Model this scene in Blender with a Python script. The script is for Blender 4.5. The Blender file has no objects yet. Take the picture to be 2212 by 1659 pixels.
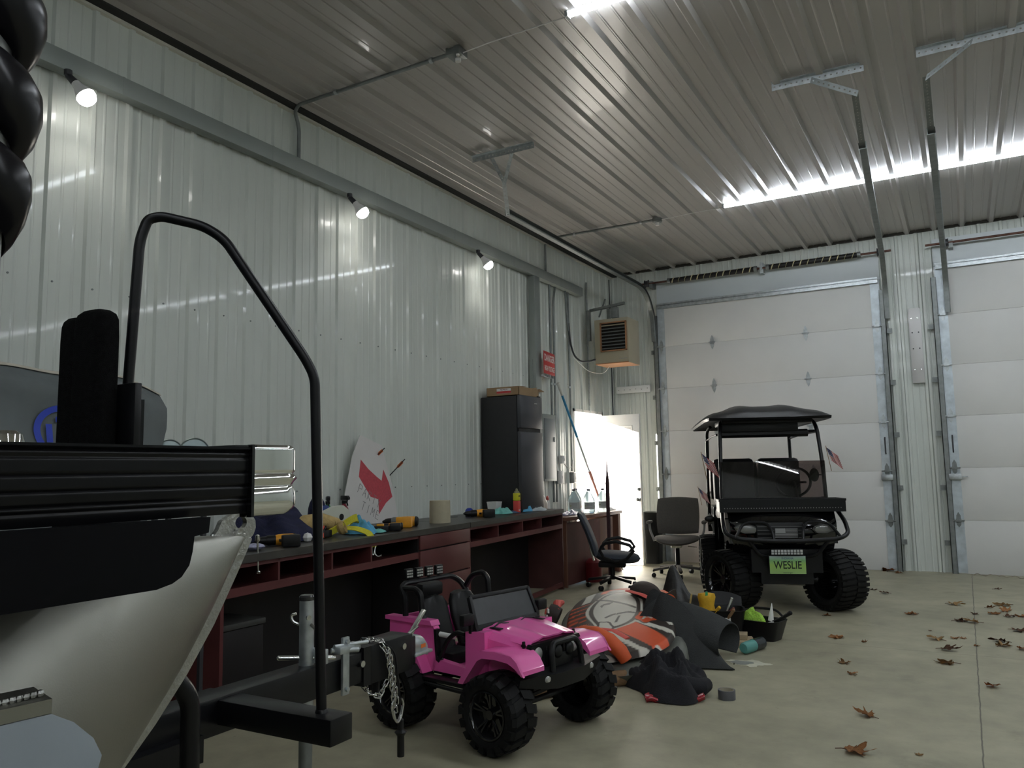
import bpy, bmesh, math, random
from mathutils import Vector as V, Matrix, Quaternion
random.seed(7)
PI=math.pi
C=bpy.context.scene.collection
S=bpy.context.scene
# ---------------------------------------------------------------- camera, world, sun, exposure
cam=bpy.data.cameras.new('camera'); co=bpy.data.objects.new('camera',cam); C.objects.link(co)
cam.sensor_width=36; cam.lens=1714.74/2212*36; cam.clip_start=.02; cam.clip_end=300
yaw,pit,rol=-0.514597,0.110017,-0.017509
f=V((math.sin(yaw)*math.cos(pit),math.cos(yaw)*math.cos(pit),math.sin(pit)))
r=f.cross(V((0,0,1))).normalized(); u=r.cross(f)
r2=r*math.cos(rol)+u*math.sin(rol); u2=u*math.cos(rol)-r*math.sin(rol)
M=Matrix((r2,u2,-f)).transposed().to_4x4(); M.translation=V((0,0,1.28)); co.matrix_world=M
S.camera=co
W=bpy.data.worlds.new('world'); S.world=W; W.use_nodes=True
nt=W.node_tree; bg=nt.nodes['Background']
sky=nt.nodes.new('ShaderNodeTexSky'); sky.sky_type='HOSEK_WILKIE'; sky.turbidity=3; sky.sun_direction=V((-.6,-.78,.3)).normalized()
nt.links.new(sky.outputs[0],bg.inputs[0]); bg.inputs[1].default_value=10.0
sun=bpy.data.lights.new('sun','SUN'); so=bpy.data.objects.new('sun',sun); C.objects.link(so)
sun.energy=60; sun.angle=.01; sun.color=(1,.95,.88)
so.rotation_euler=V((.755,.655,-.27)).to_track_quat('-Z','Y').to_euler(); so.location=(-8,6,5)
S.view_settings.view_transform='Standard'; S.view_settings.look='None'; S.view_settings.gamma=1
S.view_settings.use_curve_mapping=False; S.view_settings.exposure=0.36
LED_STRENGTH=42.0; BULB_STRENGTH=20.0
S.cycles.max_bounces=8; S.cycles.sample_clamp_indirect=6
# ---------------------------------------------------------------- helpers
def fillet(pts,r,n=6,closed=False):
    pts=[V(p) for p in pts]; out=[]
    N=len(pts)
    for i,p in enumerate(pts):
        if not closed and i in (0,N-1): out.append(p); continue
        a=pts[i-1]; b=pts[(i+1)%N]; d1=(a-p); d2=(b-p); l1=d1.length; l2=d2.length
        if l1<1e-6 or l2<1e-6: out.append(p); continue
        k=min(r,l1*.45,l2*.45); A=p+d1/l1*k; Bq=p+d2/l2*k
        for j in range(n+1):
            t=j/n; out.append(A*(1-t)**2+p*2*t*(1-t)+Bq*t*t)
    return out
class B:
    def __init__(s): s.bm=bmesh.new(); s.T=Matrix.Identity(4)
    def _v(s,p): return s.bm.verts.new(s.T@V(p))
    def faces(s,vs,fs):
        v=[s._v(p) for p in vs]; o=[]
        for f_ in fs:
            try: o.append(s.bm.faces.new([v[i] for i in f_]))
            except ValueError: pass
        return o
    def box(s,c,d,rot=None,bev=0,seg=2):
        hx,hy,hz=d[0]/2,d[1]/2,d[2]/2
        R=Matrix.Identity(3) if rot is None else (rot if isinstance(rot,Matrix) else Matrix.Rotation(rot,3,'Z'))
        vs=[V(c)+R@V((x*hx,y*hy,z*hz)) for x in(-1,1) for y in(-1,1) for z in(-1,1)]
        fs=s.faces(vs,[(0,1,3,2),(4,6,7,5),(0,4,5,1),(2,3,7,6),(0,2,6,4),(1,5,7,3)])
        if bev:
            es=list({e for f_ in fs for e in f_.edges})
            bmesh.ops.bevel(s.bm,geom=es,offset=bev,segments=seg,affect='EDGES',profile=.5)
        return s
    def box2(s,a,b,bev=0): return s.box([(a[i]+b[i])/2 for i in range(3)],[abs(b[i]-a[i]) for i in range(3)],bev=bev)
    def bar(s,p0,p1,w,h,up=(0,0,1),bev=0):
        p0=V(p0);p1=V(p1);d=(p1-p0);L=d.length;d=d/L;upv=V(up)
        sd=d.cross(upv)
        if sd.length<1e-4: sd=d.cross(V((1,0,0)))
        sd.normalize();u_=sd.cross(d)
        R=Matrix((sd,d,u_)).transposed()
        return s.box((p0+p1)/2,(w,L,h),rot=R,bev=bev)
    def loft(s,rings,caps=True,closed=True):
        vr=[[s._v(p) for p in rg] for rg in rings]; n=len(rings[0])
        for i in range(len(vr)-1):
            for j in range(n if closed else n-1):
                k=(j+1)%n
                try: s.bm.faces.new((vr[i][j],vr[i][k],vr[i+1][k],vr[i+1][j]))
                except ValueError: pass
        if caps and closed:
            for q in (vr[0][::-1],vr[-1]):
                try: s.bm.faces.new(q)
                except ValueError: pass
        return s
    def tube(s,pts,r,n=10,closed=False,fil=0,flat=None):
        pts=[V(p) for p in pts]
        if fil: pts=fillet(pts,fil,closed=closed)
        q=[pts[0]]
        for p in pts[1:]:
            if (p-q[-1]).length>1e-5: q.append(p)
        pts=q; N=len(pts); rings=[]; nrm=None
        for i,p in enumerate(pts):
            a=pts[i-1] if (i>0 or closed) else p; b=pts[(i+1)%N] if (i<N-1 or closed) else p
            t=(b-a).normalized()
            if nrm is None:
                nrm=t.cross(V((0,0,1)))
                if nrm.length<.05: nrm=t.cross(V((0,1,0)))
            nrm=(nrm-t*nrm.dot(t)).normalized(); bn=t.cross(nrm)
            rr=r[i] if isinstance(r,(list,tuple)) else r
            ra,rb=(rr,rr) if flat is None else flat
            rings.append([p+nrm*ra*math.cos(2*PI*j/n)+bn*rb*math.sin(2*PI*j/n) for j in range(n)])
        if closed: rings.append(rings[0])
        return s.loft(rings,caps=not closed)
    def cyl(s,p0,p1,r0,r1=None,n=20):
        p0=V(p0);p1=V(p1);r1=r0 if r1 is None else r1;t=(p1-p0).normalized()
        a=t.cross(V((0,0,1)))
        if a.length<.05:a=t.cross(V((0,1,0)))
        a.normalize();b=t.cross(a)
        return s.loft([[p+a*rr*math.cos(2*PI*j/n)+b*rr*math.sin(2*PI*j/n) for j in range(n)] for p,rr in((p0,r0),(p1,r1))])
    def lathe(s,prof,c=(0,0,0),axis=(0,0,1),n=24,caps=True):
        t=V(axis).normalized(); a=t.cross(V((0,0,1)))
        if a.length<.05:a=V((1,0,0))
        a.normalize();b=t.cross(a);c=V(c)
        return s.loft([[c+t*z+a*max(rr,1e-4)*math.cos(2*PI*j/n)+b*max(rr,1e-4)*math.sin(2*PI*j/n) for j in range(n)] for rr,z in prof],caps=caps)
    def prism(s,pts,fn,t0,t1):
        n=len(pts); lo=[s._v(fn(a,b,t0)) for a,b in pts]; hi=[s._v(fn(a,b,t1)) for a,b in pts]
        s.bm.faces.new(lo[::-1]); s.bm.faces.new(hi)
        for i in range(n):
            k=(i+1)%n; s.bm.faces.new((lo[i],lo[k],hi[k],hi[i]))
        return s
    def ball(s,c,r,n=14,m=9,R=None):
        r=(r,r,r) if not isinstance(r,(tuple,list)) else r; R=R or Matrix.Identity(3)
        rg=[]
        for i in range(m+1):
            ph=PI*i/m; rr=max(math.sin(ph),1e-3)
            rg.append([V(c)+R@V((r[0]*rr*math.cos(2*PI*j/n),r[1]*rr*math.sin(2*PI*j/n),-r[2]*math.cos(ph))) for j in range(n)])
        return s.loft(rg)
    def grid(s,fn,nu,nv,thick=0):
        vs=[[V(fn(i/nu,j/nv)) for j in range(nv+1)] for i in range(nu+1)]
        top=[[s._v(p) for p in row] for row in vs]
        for i in range(nu):
            for j in range(nv): s.bm.faces.new((top[i][j],top[i+1][j],top[i+1][j+1],top[i][j+1]))
        if thick:
            nb=[]
            for i in range(nu+1):
                row=[]
                for j in range(nv+1):
                    du=vs[min(i+1,nu)][j]-vs[max(i-1,0)][j]; dv=vs[i][min(j+1,nv)]-vs[i][max(j-1,0)]
                    n_=du.cross(dv); n_=n_.normalized() if n_.length>1e-9 else V((0,0,1))
                    row.append(s._v(vs[i][j]-n_*thick))
                nb.append(row)
            for i in range(nu):
                for j in range(nv): s.bm.faces.new((nb[i][j],nb[i][j+1],nb[i+1][j+1],nb[i+1][j]))
            for i in range(nu):
                s.bm.faces.new((top[i][0],nb[i][0],nb[i+1][0],top[i+1][0])); s.bm.faces.new((top[i][nv],top[i+1][nv],nb[i+1][nv],nb[i][nv]))
            for j in range(nv):
                s.bm.faces.new((top[0][j],top[0][j+1],nb[0][j+1],nb[0][j])); s.bm.faces.new((top[nu][j],nb[nu][j],nb[nu][j+1],top[nu][j+1]))
        return s
    def out(s,name,mat,parent=None,ang=35,label=None,cat=None,group=None,kind=None):
        bm=s.bm
        bmesh.ops.recalc_face_normals(bm,faces=bm.faces[:])
        for f_ in bm.faces: f_.smooth=True
        a=math.radians(ang)
        for e in bm.edges:
            if len(e.link_faces)==2 and e.calc_face_angle(0)>a: e.smooth=False
        me=bpy.data.meshes.new(name); bm.to_mesh(me); bm.free()
        mats=mat if isinstance(mat,(list,tuple)) else [mat]
        for m_ in mats: me.materials.append(m_)
        o=bpy.data.objects.new(name,me); C.objects.link(o)
        if parent is not None: o.parent=parent; o.matrix_parent_inverse=Matrix.Identity(4)
        tag(o,label,cat,group,kind)
        return o
def tag(o,label=None,cat=None,group=None,kind=None):
    if label:o['label']=label
    if cat:o['category']=cat
    if group:o['group']=group
    if kind:o['kind']=kind
    return o
def E(name,loc=(0,0,0),rz=0,label=None,cat=None,group=None,kind=None,rot=None):
    o=bpy.data.objects.new(name,None); C.objects.link(o); o.location=loc; o.rotation_euler=rot if rot else (0,0,rz); o.empty_display_size=.05
    return tag(o,label,cat,group,kind)
def copy_tree(o,parent=None):
    c=o.copy(); C.objects.link(c); c.parent=parent
    for ch in list(o.children): copy_tree(ch,c)
    return c
def mat(name,col,rough=.5,metal=0,var=0,vs=8,bump=0,bs=60,coat=0,emis=None,es=0,trans=0,ior=1.45,alpha=1,spec=.5,stretch=None):
    m=bpy.data.materials.new(name); m.use_nodes=True; n=m.node_tree; p=n.nodes['Principled BSDF']
    c=(*col,1); p.inputs['Base Color'].default_value=c; p.inputs['Roughness'].default_value=rough
    p.inputs['Metallic'].default_value=metal; p.inputs['Coat Weight'].default_value=coat; p.inputs['IOR'].default_value=ior
    p.inputs['Coat Roughness'].default_value=.05
    p.inputs['Transmission Weight'].default_value=trans; p.inputs['Alpha'].default_value=alpha; p.inputs['Specular IOR Level'].default_value=spec
    if emis: p.inputs['Emission Color'].default_value=(*emis,1); p.inputs['Emission Strength'].default_value=es
    tc=n.nodes.new('ShaderNodeTexCoord'); src=tc.outputs['Object']
    if stretch:
        mp=n.nodes.new('ShaderNodeMapping'); mp.inputs['Scale'].default_value=stretch; n.links.new(src,mp.inputs[0]); src=mp.outputs[0]
    if var:
        t=n.nodes.new('ShaderNodeTexNoise'); t.inputs['Scale'].default_value=vs; t.inputs['Detail'].default_value=5; n.links.new(src,t.inputs['Vector'])
        mr=n.nodes.new('ShaderNodeMapRange'); mr.inputs[1].default_value=.3; mr.inputs[2].default_value=.7; mr.inputs[3].default_value=1-var; mr.inputs[4].default_value=1+var
        n.links.new(t.outputs['Fac'],mr.inputs[0])
        mx=n.nodes.new('ShaderNodeMix'); mx.data_type='RGBA'; mx.blend_type='MULTIPLY'; mx.inputs[0].default_value=1; mx.inputs[6].default_value=c
        n.links.new(mr.outputs[0],mx.inputs[7]); n.links.new(mx.outputs[2],p.inputs['Base Color'])
    if bump:
        t=n.nodes.new('ShaderNodeTexNoise'); t.inputs['Scale'].default_value=bs; t.inputs['Detail'].default_value=3; n.links.new(src,t.inputs['Vector'])
        b=n.nodes.new('ShaderNodeBump'); b.inputs['Strength'].default_value=bump; b.inputs['Distance'].default_value=.01
        n.links.new(t.outputs['Fac'],b.inputs['Height']); n.links.new(b.outputs[0],p.inputs['Normal'])
    return m
def text(name,s,size,mt,parent,loc,rot,ext=.0006,label=None,align='CENTER',sx=1,bold=0):
    c=bpy.data.curves.new(name,'FONT'); c.body=s; c.size=size; c.extrude=ext; c.align_x=align; c.align_y='CENTER'; c.offset=bold
    t=bpy.data.objects.new(name,c); C.objects.link(t); dg=bpy.context.evaluated_depsgraph_get()
    me=bpy.data.meshes.new_from_object(t.evaluated_get(dg)); bpy.data.objects.remove(t)
    me.materials.append(mt); o=bpy.data.objects.new(name,me); C.objects.link(o); o.parent=parent
    o.matrix_local=Matrix.Translation(V(loc))@rot.to_matrix().to_4x4()@Matrix.Diagonal((sx,1,1,1)) if hasattr(rot,'to_matrix') else Matrix.Translation(V(loc))@rot@Matrix.Diagonal((sx,1,1,1))
    if label:o['label']=label
    return o
def axes(xd,yd):
    x=V(xd).normalized(); y=V(yd).normalized(); z=x.cross(y); return Matrix((x,y,z)).transposed().to_4x4()
# ---------------------------------------------------------------- shared materials
mWall=mat('white_ribbed_steel',(.60,.63,.585),.34,0,.05,3,.03,300,coat=.25,stretch=(1,1,.3))
mCeil=mat('ceiling_steel',(.39,.372,.355),.36,0,.02,2,.03,200,coat=.15,stretch=(1,.3,1))
mGalv=mat('galvanized_steel',(.46,.49,.5),.42,.85,.18,25,.05,80)
mGalvD=mat('dull_galvanized',(.22,.235,.23),.5,.7,.15,15,.05,60)
mTrough=mat('grey_painted_metal',(.25,.275,.26),.5,.1,.06,4,.02,100)
mDark=mat('dark_steel',(.05,.05,.055),.45,.4,.1,10)
mBlackM=mat('black_powder_coat',(.005,.005,.006),.33,0,.1,30,.03,300,spec=.35)
mBlackP=mat('black_plastic',(.007,.007,.0075),.4,0,.1,20,.03,200,spec=.35)
mBlackG=mat('gloss_black_paint',(.003,.003,.0035),.10,0,coat=.6,spec=.4)
mChrome=mat('polished_chrome',(.85,.85,.83),.06,1)
mSteel=mat('zinc_steel',(.6,.6,.58),.25,1,.1,40)
mRust=mat('rusty_steel',(.12,.06,.045),.6,.5,.3,30)
mRubber=mat('tire_rubber',(.007,.007,.007),.65,0,.15,20,.1,120,spec=.25)
mDoorP=mat('overhead_door_white',(.66,.655,.635),.55,0,.03,2,.08,250)
mWhite=mat('white_plastic',(.75,.74,.72),.45,0,.04,10)
mWhiteP=mat('white_paint',(.8,.79,.76),.5,0,.03,8,.02,100)
mLED=mat('led_tube_glow',(1,1,1),.5,emis=(.86,.93,1),es=LED_STRENGTH)
mBulb=mat('flood_bulb_glow',(1,1,1),.5,emis=(1,.97,.92),es=BULB_STRENGTH)
mFab=mat('black_cloth',(.012,.012,.015),.9,0,.2,20,.5,250)
XL,YB,ZC=-4.44,10.93,4.19
# ---------------------------------------------------------------- room shell
def floor_mat():
    m=mat('concrete_floor',(.345,.325,.228),.5,0,0,bump=.06,bs=150); n=m.node_tree; p=n.nodes['Principled BSDF']
    g=n.nodes.new('ShaderNodeNewGeometry')
    def noise(sc,d,lo,hi,a,b):
        t=n.nodes.new('ShaderNodeTexNoise'); t.inputs['Scale'].default_value=sc; t.inputs['Detail'].default_value=d; t.inputs['Roughness'].default_value=.65; n.links.new(g.outputs['Position'],t.inputs['Vector'])
        r_=n.nodes.new('ShaderNodeMapRange'); r_.inputs[1].default_value=lo; r_.inputs[2].default_value=hi; r_.inputs[3].default_value=a; r_.inputs[4].default_value=b; n.links.new(t.outputs['Fac'],r_.inputs[0]); return r_.outputs[0]
    def mul(a,b):
        x=n.nodes.new('ShaderNodeMath'); x.operation='MULTIPLY'; n.links.new(a,x.inputs[0])
        n.links.new(b,x.inputs[1]); return x.outputs[0]
    sx=n.nodes.new('ShaderNodeSeparateXYZ'); n.links.new(g.outputs['Position'],sx.inputs[0])
    def line(coord,at,w,dark,wob=.012):
        t=n.nodes.new('ShaderNodeTexNoise'); t.inputs['Scale'].default_value=6; n.links.new(g.outputs['Position'],t.inputs['Vector'])
        a=n.nodes.new('ShaderNodeMath'); a.operation='MULTIPLY_ADD'; a.inputs[1].default_value=wob; a.inputs[2].default_value=-at-wob/2; n.links.new(t.outputs['Fac'],a.inputs[0])
        b=n.nodes.new('ShaderNodeMath'); b.operation='ADD'; n.links.new(coord,b.inputs[0]); n.links.new(a.outputs[0],b.inputs[1])
        c_=n.nodes.new('ShaderNodeMath'); c_.operation='ABSOLUTE'; n.links.new(b.outputs[0],c_.inputs[0])
        d=n.nodes.new('ShaderNodeMapRange'); d.inputs[1].default_value=w*.5; d.inputs[2].default_value=w; d.inputs[3].default_value=dark; d.inputs[4].default_value=1; n.links.new(c_.outputs[0],d.inputs[0]); return d.outputs[0]
    v=mul(mul(noise(.55,4,.35,.65,.82,1.14),noise(5,8,.3,.7,.84,1.12)),mul(line(sx.outputs['X'],-.02,.0045,.3),line(sx.outputs['Y'],6.30,.005,.6,.03)))
    v=mul(v,noise(1.7,6,.60,.74,1,.70)); v=mul(v,noise(14,5,.66,.72,1,.80))
    mx=n.nodes.new('ShaderNodeMix'); mx.data_type='RGBA'; mx.blend_type='MULTIPLY'; mx.inputs[0].default_value=1; mx.inputs[6].default_value=(.345,.325,.228,1)
    n.links.new(v,mx.inputs[7]); n.links.new(mx.outputs[2],p.inputs['Base Color']); return m
mFloor=floor_mat()
XR,YR=9.0,-6.0
B().box2((XL-.2,YR-.2,-.15),(XR+.2,YB+.2,0)).out('floor',mFloor,kind='structure')
def ribprof(L,pitch,first,majw=.05,depth=.019,minor=True):
    """profile points (s, d) along a ribbed steel sheet of length L"""
    pts=[(0,0)]; k=math.ceil((0-first)/pitch-1); s0=first+k*pitch
    while s0<L+pitch:
        for ds,d in ((-majw/2,0),(-majw/4,depth),(majw/4,depth),(majw/2,0)):
            pts.append((s0+ds,d))
        if minor:
            for q in (1/3,2/3):
                c_=s0+pitch*q
                for ds,d in ((-.011,0),(-.004,.004),(.004,.004),(.011,0)): pts.append((c_+ds,d))
        s0+=pitch
    pts=sorted([p for p in pts if 0<=p[0]<=L])+[(L,0)]
    return pts
def sheet(name,prof,fn,t0,t1,mt,back=.12):
    b=B(); n=len(prof)
    lo=[b._v(fn(s_,d,t0)) for s_,d in prof]; hi=[b._v(fn(s_,d,t1)) for s_,d in prof]
    for i in range(n-1): b.bm.faces.new((lo[i],lo[i+1],hi[i+1],hi[i]))
    L=prof[-1][0]
    B0=[b._v(fn(0,-back,t0)),b._v(fn(L,-back,t0)),b._v(fn(L,-back,t1)),b._v(fn(0,-back,t1))]
    b.bm.faces.new(B0); b.bm.faces.new([B0[0],B0[3],hi[0],lo[0]]); b.bm.faces.new([B0[1],lo[-1],hi[-1],B0[2]])
    b.bm.faces.new(lo+[B0[1],B0[0]]); b.bm.faces.new(hi+[B0[2],B0[3]])
    return b
def merge(bs,name,mt,**k):
    b=B()
    for q in bs:
        me=bpy.data.meshes.new('tmp'); q.bm.to_mesh(me); b.bm.from_mesh(me); bpy.data.meshes.remove(me); q.bm.free()
    return b.out(name,mt,ang=20,**k)
DY0,DY1,DZ=9.47,10.43,2.06
fl_=lambda s_,d,t:(XL+d,YR+s_,t)
pr=ribprof(YB-YR,.2415,2.515-YR)
def cut(prf,a,b):
    q=[(s_,d) for s_,d in prf if a<s_<b]; return [(0,0)]+[(s_-a,d) for s_,d in q]+[(b-a,0)]
a0=cut(pr,0,DY0-YR); a2=cut(pr,DY1-YR,YB-YR); a1=cut(pr,DY0-YR,DY1-YR)
merge([sheet('',a0,lambda s_,d,t:(XL+d,YR+s_,t),0,ZC,mWall),sheet('',a1,lambda s_,d,t:(XL+d,DY0+s_,t),DZ,ZC,mWall),
       sheet('',a2,lambda s_,d,t:(XL+d,DY1+s_,t),0,ZC,mWall)],'wall_left',mWall,kind='structure')
prb=ribprof(XR-XL,.2265,-3.739-XL)
merge([sheet('',prb,lambda s_,d,t:(XL+s_,YB-d,t),0,ZC,mWall)],'wall_back',mWall,kind='structure')
B().box2((XL-.12,YR-.12,0),(XR,YR,ZC)).out('wall_front',mWall,kind='structure')
B().box2((XR,YR-.12,0),(XR+.12,YB+.12,ZC)).out('wall_right',mWall,kind='structure')
prc=ribprof(XR-XL,.302,-3.757-XL,majw=.085,depth=.032)
merge([sheet('',prc,lambda s_,d,t:(XL+s_,t,ZC-d),YR,YB,mCeil)],'ceiling',mCeil,kind='structure')
# cream angle trim and dark gap along the top of the left wall and the back wall
B().box2((XL+.0,YR,ZC-.045),(XL+.10,YB,ZC)).out('trim_1',mat('shadow_gap_closure',(.03,.03,.028),.9),kind='structure')
B().box2((XL,YR,ZC-.065),(XL+.032,YB,ZC-.047)).out('trim_2',mat('cream_trim',(.62,.6,.52),.5),kind='structure')
B().box2((XL+.06,YB-.04,ZC-.03),(XR,YB,ZC-.0)).out('trim_3',mat('dark_closure',(.07,.065,.06),.8),kind='structure')
# wall panel screws are a pattern of the panels
b=B()
for k in range(-4,33):
    y=2.515+k*.2415
    if YR<y<DY0: b.cyl((XL,y+.045,2.40),(XL+.006,y+.045,2.40),.006,n=6); b.cyl((XL,y+.045,1.16),(XL+.006,y+.045,1.16),.006,n=6)
o=b.out('wall_screws',mGalvD,parent=bpy.data.objects['wall_left'])
# outside ground seen through the side door
B().box2((-60,-40,-.2),(XL-.22,60,-.03)).out('ground',mat('outside_concrete',(.75,.73,.7),.8,0,.1,.5),kind='structure')
# side door
d1=E('door_1',(XL,DY1,0),kind='structure')
mCream=mat('door_frame_paint',(.75,.72,.68),.5)
b=B(); b.box2((-.17,-.97,0),(.012,-.935,DZ+.035)); b.box2((-.17,-.025,0),(.012,.01,DZ+.035)); b.box2((-.17,-.97,DZ),(.012,.01,DZ+.035)); b.out('door_frame',mCream,d1)
sl=E('door_slab_hinge',(0,0,0)); bpy.data.objects.remove(sl)
b=B(); b.T=Matrix.Translation((-.14,-.03,0))@Matrix.Rotation(math.radians(-1.0),4,'Z')
# slab from x -.0 to .76 (foreshortened opening), face towards -Y with six raised panels
b.box2((0.0,-.2,.012),(.79,-.155,2.03),bev=.003)
b.out('door_slab',mWhiteP,d1)
b=B(); b.T=Matrix.Translation((-.14,-.03,0))@Matrix.Rotation(math.radians(-1.0),4,'Z')
for x0,x1 in ((.10,.34),(.45,.69)):
    for z0,z1 in ((1.66,1.88),(.98,1.56),(.22,.82)):
        for a,c_ in (((x0,z0),(x1,z0+.02)),((x0,z1-.02),(x1,z1)),((x0,z0),(x0+.02,z1)),((x1-.02,z0),(x1,z1))):
            b.box2((a[0],-.206,a[1]),(c_[0],-.199,c_[1]),bev=.002)
b.out('panel_molding',mWhiteP,d1)
for z,nm in ((1.02,'deadbolt'),(.88,'door_knob')):
    b=B(); p=V((.60,-.232,z)); b.cyl(p,p+V((0,-.02,0)),.03); b.cyl(p+V((0,-.02,0)),p+V((0,-.04,0)),.012); b.ball(p+V((0,-.05,0)),(.026,.02,.026)) if nm=='door_knob' else b.cyl(p+V((0,-.02,0)),p+V((0,-.035,0)),.02)
    b.out(nm,mGalvD,d1)
# ---------------------------------------------------------------- overhead doors
def overhead(name,x0,x1,H,nsec,hinges=(0.3,.7)):
    d=E(name,((x0+x1)/2,YB-.045,0),kind='structure'); w=(x1-x0)/2; sh=H/nsec
    for k in range(nsec):
        b=B(); b.box2((-w,-.04,k*sh+.001),(w,0,(k+1)*sh-.001),bev=.0012); b.out('door_section',mDoorP,d)
    b=B(); b.box2((-w,-.02,.004),(w,.02,.03)); b.out('bottom_seal',mRubber,d)
    b=B(); b.box2((-w-.02,-.0,H),(w+.02,.03,H+.34)); b.out('header_panel',mat('header_white',(.6,.64,.65),.4,0,.03,2),d)
    b=B(); b.box2((-w,-.085,H-.055),(w,-.04,H-.005)); b.box2((-w,-.085,H-.012),(w,-.078,H+.02)); b.out('strut',mGalv,d)
    for sx in (-1,1):
        b=B()
        for k in range(nsec):
            xx=sx*(w-.04); b.box2((xx-.055,-.046,k*sh+.012),(xx+.055,-.038,(k+1)*sh-.012))
        b.out('end_stile',mat('bright_galvanized',(.50,.55,.58),.45,.4,.15,12),d)
        b=B(); xx=sx*(w+.035)
        b.box2((xx-.03,-.075,0),(xx+.03,-.069,H-.15)); b.box2((xx+sx*.022,-.075,0),(xx+sx*.03,-.01,H-.15)); b.box2((xx-sx*.03,-.075,0),(xx-sx*.026,-.05,H-.15)); b.out('vertical_track',mGalvD,d)
        
        for zz in (.35,1.0,1.65,2.3,2.95):
            b=B(); b.box2((xx+sx*.03,-.02,zz-.03),(xx+sx*.09,-.012,zz+.03)); b.cyl((xx+sx*.065,-.02,zz),(xx+sx*.065,-.03,zz),.008,n=8); b.out('track_bracket',mGalvD,d)
        for k in range(1,nsec):
            b=B(); xx2=sx*(w-.04); z=k*sh
            b.cyl((xx2-.06,-.07,z),(xx2+.06,-.07,z),.009,n=10); b.prism([(-.028,0),(-.022,.06),(0,.1),(.022,.06),(.028,0),(.022,-.05),(0,-.08),(-.022,-.05)],lambda a,c_,t:(xx2+a,t,z+c_),-.052,-.046)
            b.box2((xx2-.03,-.085,z-.012),(xx2+.03,-.048,z+.014)); b.out('hinge',mGalv if k>2 else mGalvD,d)
    for k in range(1,nsec):
        for q in hinges:
            x=-w+2*w*q; z=k*sh; b=B()
            b.prism([(-.028,0),(-.024,.045),(-.01,.085),(0,.1),(.01,.085),(.024,.045),(.028,0),(.024,-.045),(.01,-.085),(0,-.1),(-.01,-.085),(-.024,-.045)],lambda a,c_,t:(x+a,t,z+c_),-.048,-.041)
            b.cyl((x-.045,-.058,z),(x+.045,-.058,z),.009,n=10); b.box2((x-.028,-.062,z-.02),(x+.028,-.046,z+.012))
            b.out('hinge',mGalv,d)
    return d
dA=overhead('door_2',-3.70,-.80,3.62,6,(.265,.69))
dB=overhead('door_3',-.15,2.75,3.70,6,(.36,.7))
for d,xx in ((dA,1.41),(dB,-1.41)):
    b=B(); b.box((xx,-.075,1.13),(.13,.05,.07),bev=.004); b.box((xx+.09,-.06,1.13),(.08,.012,.012)); b.out('slide_lock',mWhiteP if 0 else mGalv,d)
    b=B(); b.tube([(xx,-.05,1.42),(xx,-.08,1.44),(xx,-.08,1.60),(xx,-.05,1.62)],.008); b.out('lift_handle',mDark,d)
# torsion spring shaft
def shaft(x0,x1,z,s0,s1,label):
    t=E('torsion_shaft',((x0+x1)/2,YB-.16,z),label=label,cat='door spring'); o=(x0+x1)/2
    b=B(); b.cyl((x0-o,0,0),(x1-o,0,0),.014); b.out('shaft',mRust,t)
    for a,c_ in s0:
        b=B(); b.cyl((a-o,0,0),(c_-o,0,0),.034,n=20); b.out('spring',mat('black_spring',(.02,.019,.018),.45,.4),t)
        b=B(); n=int((c_-a)/.094)
        b.tube([(a-o+.03+(c_-a-.06)*i/(18*n),.0355*math.cos(2*PI*i/18),-.0355*math.sin(2*PI*i/18)) for i in range(18*n+1)],.0045,n=5,flat=(.0075,.0022))
        b.out('yellow_coil_stripe',mat('cream_paint_stripe',(.55,.5,.3),.6),t)
        b=B(); b.cyl((a-o-.01,0,0),(a-o+.03,0,0),.04,n=16); b.out('winding_cone',mGalvD,t); b=B(); b.cyl((c_-o-.03,0,0),(c_-o+.01,0,0),.04,n=16); b.out('winding_cone',mGalvD,t)
    for xx in s1:
        b=B(); b.lathe([(.05,-.03),(.055,-.028),(.045,-.02),(.045,.02),(.055,.028),(.05,.03)],(xx-o,0,0),(1,0,0)); b.out('cable_drum',mDark,t)
    for xx in (s1[0]+.06 if s1[0]<-1 else s1[0]+.05,):
        b=B(); b.box((xx-o,.06,-.02),(.05,.14,.1)); b.out('bearing_plate',mGalvD,t)
    return t
t=shaft(-3.95,-.62,3.945,[(-3.5,-2.27),(-2.13,-.98)],[-3.82,-.75],'black torsion spring with pale spiral stripe above the left garage door')
b=B(); b.box((-2.2-(-3.95-.62)/2,.05,0),(.045,.11,.14)); b.box((-2.2-(-3.95-.62)/2,-.04,.02),(.03,.03,.1)); b.out('spring_bracket',mGalv,t)
shaft(-.24,2.9,3.945,[(.86,2.2)],[-.02,2.68],'steel spring shaft with black cone above the right garage door')
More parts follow.
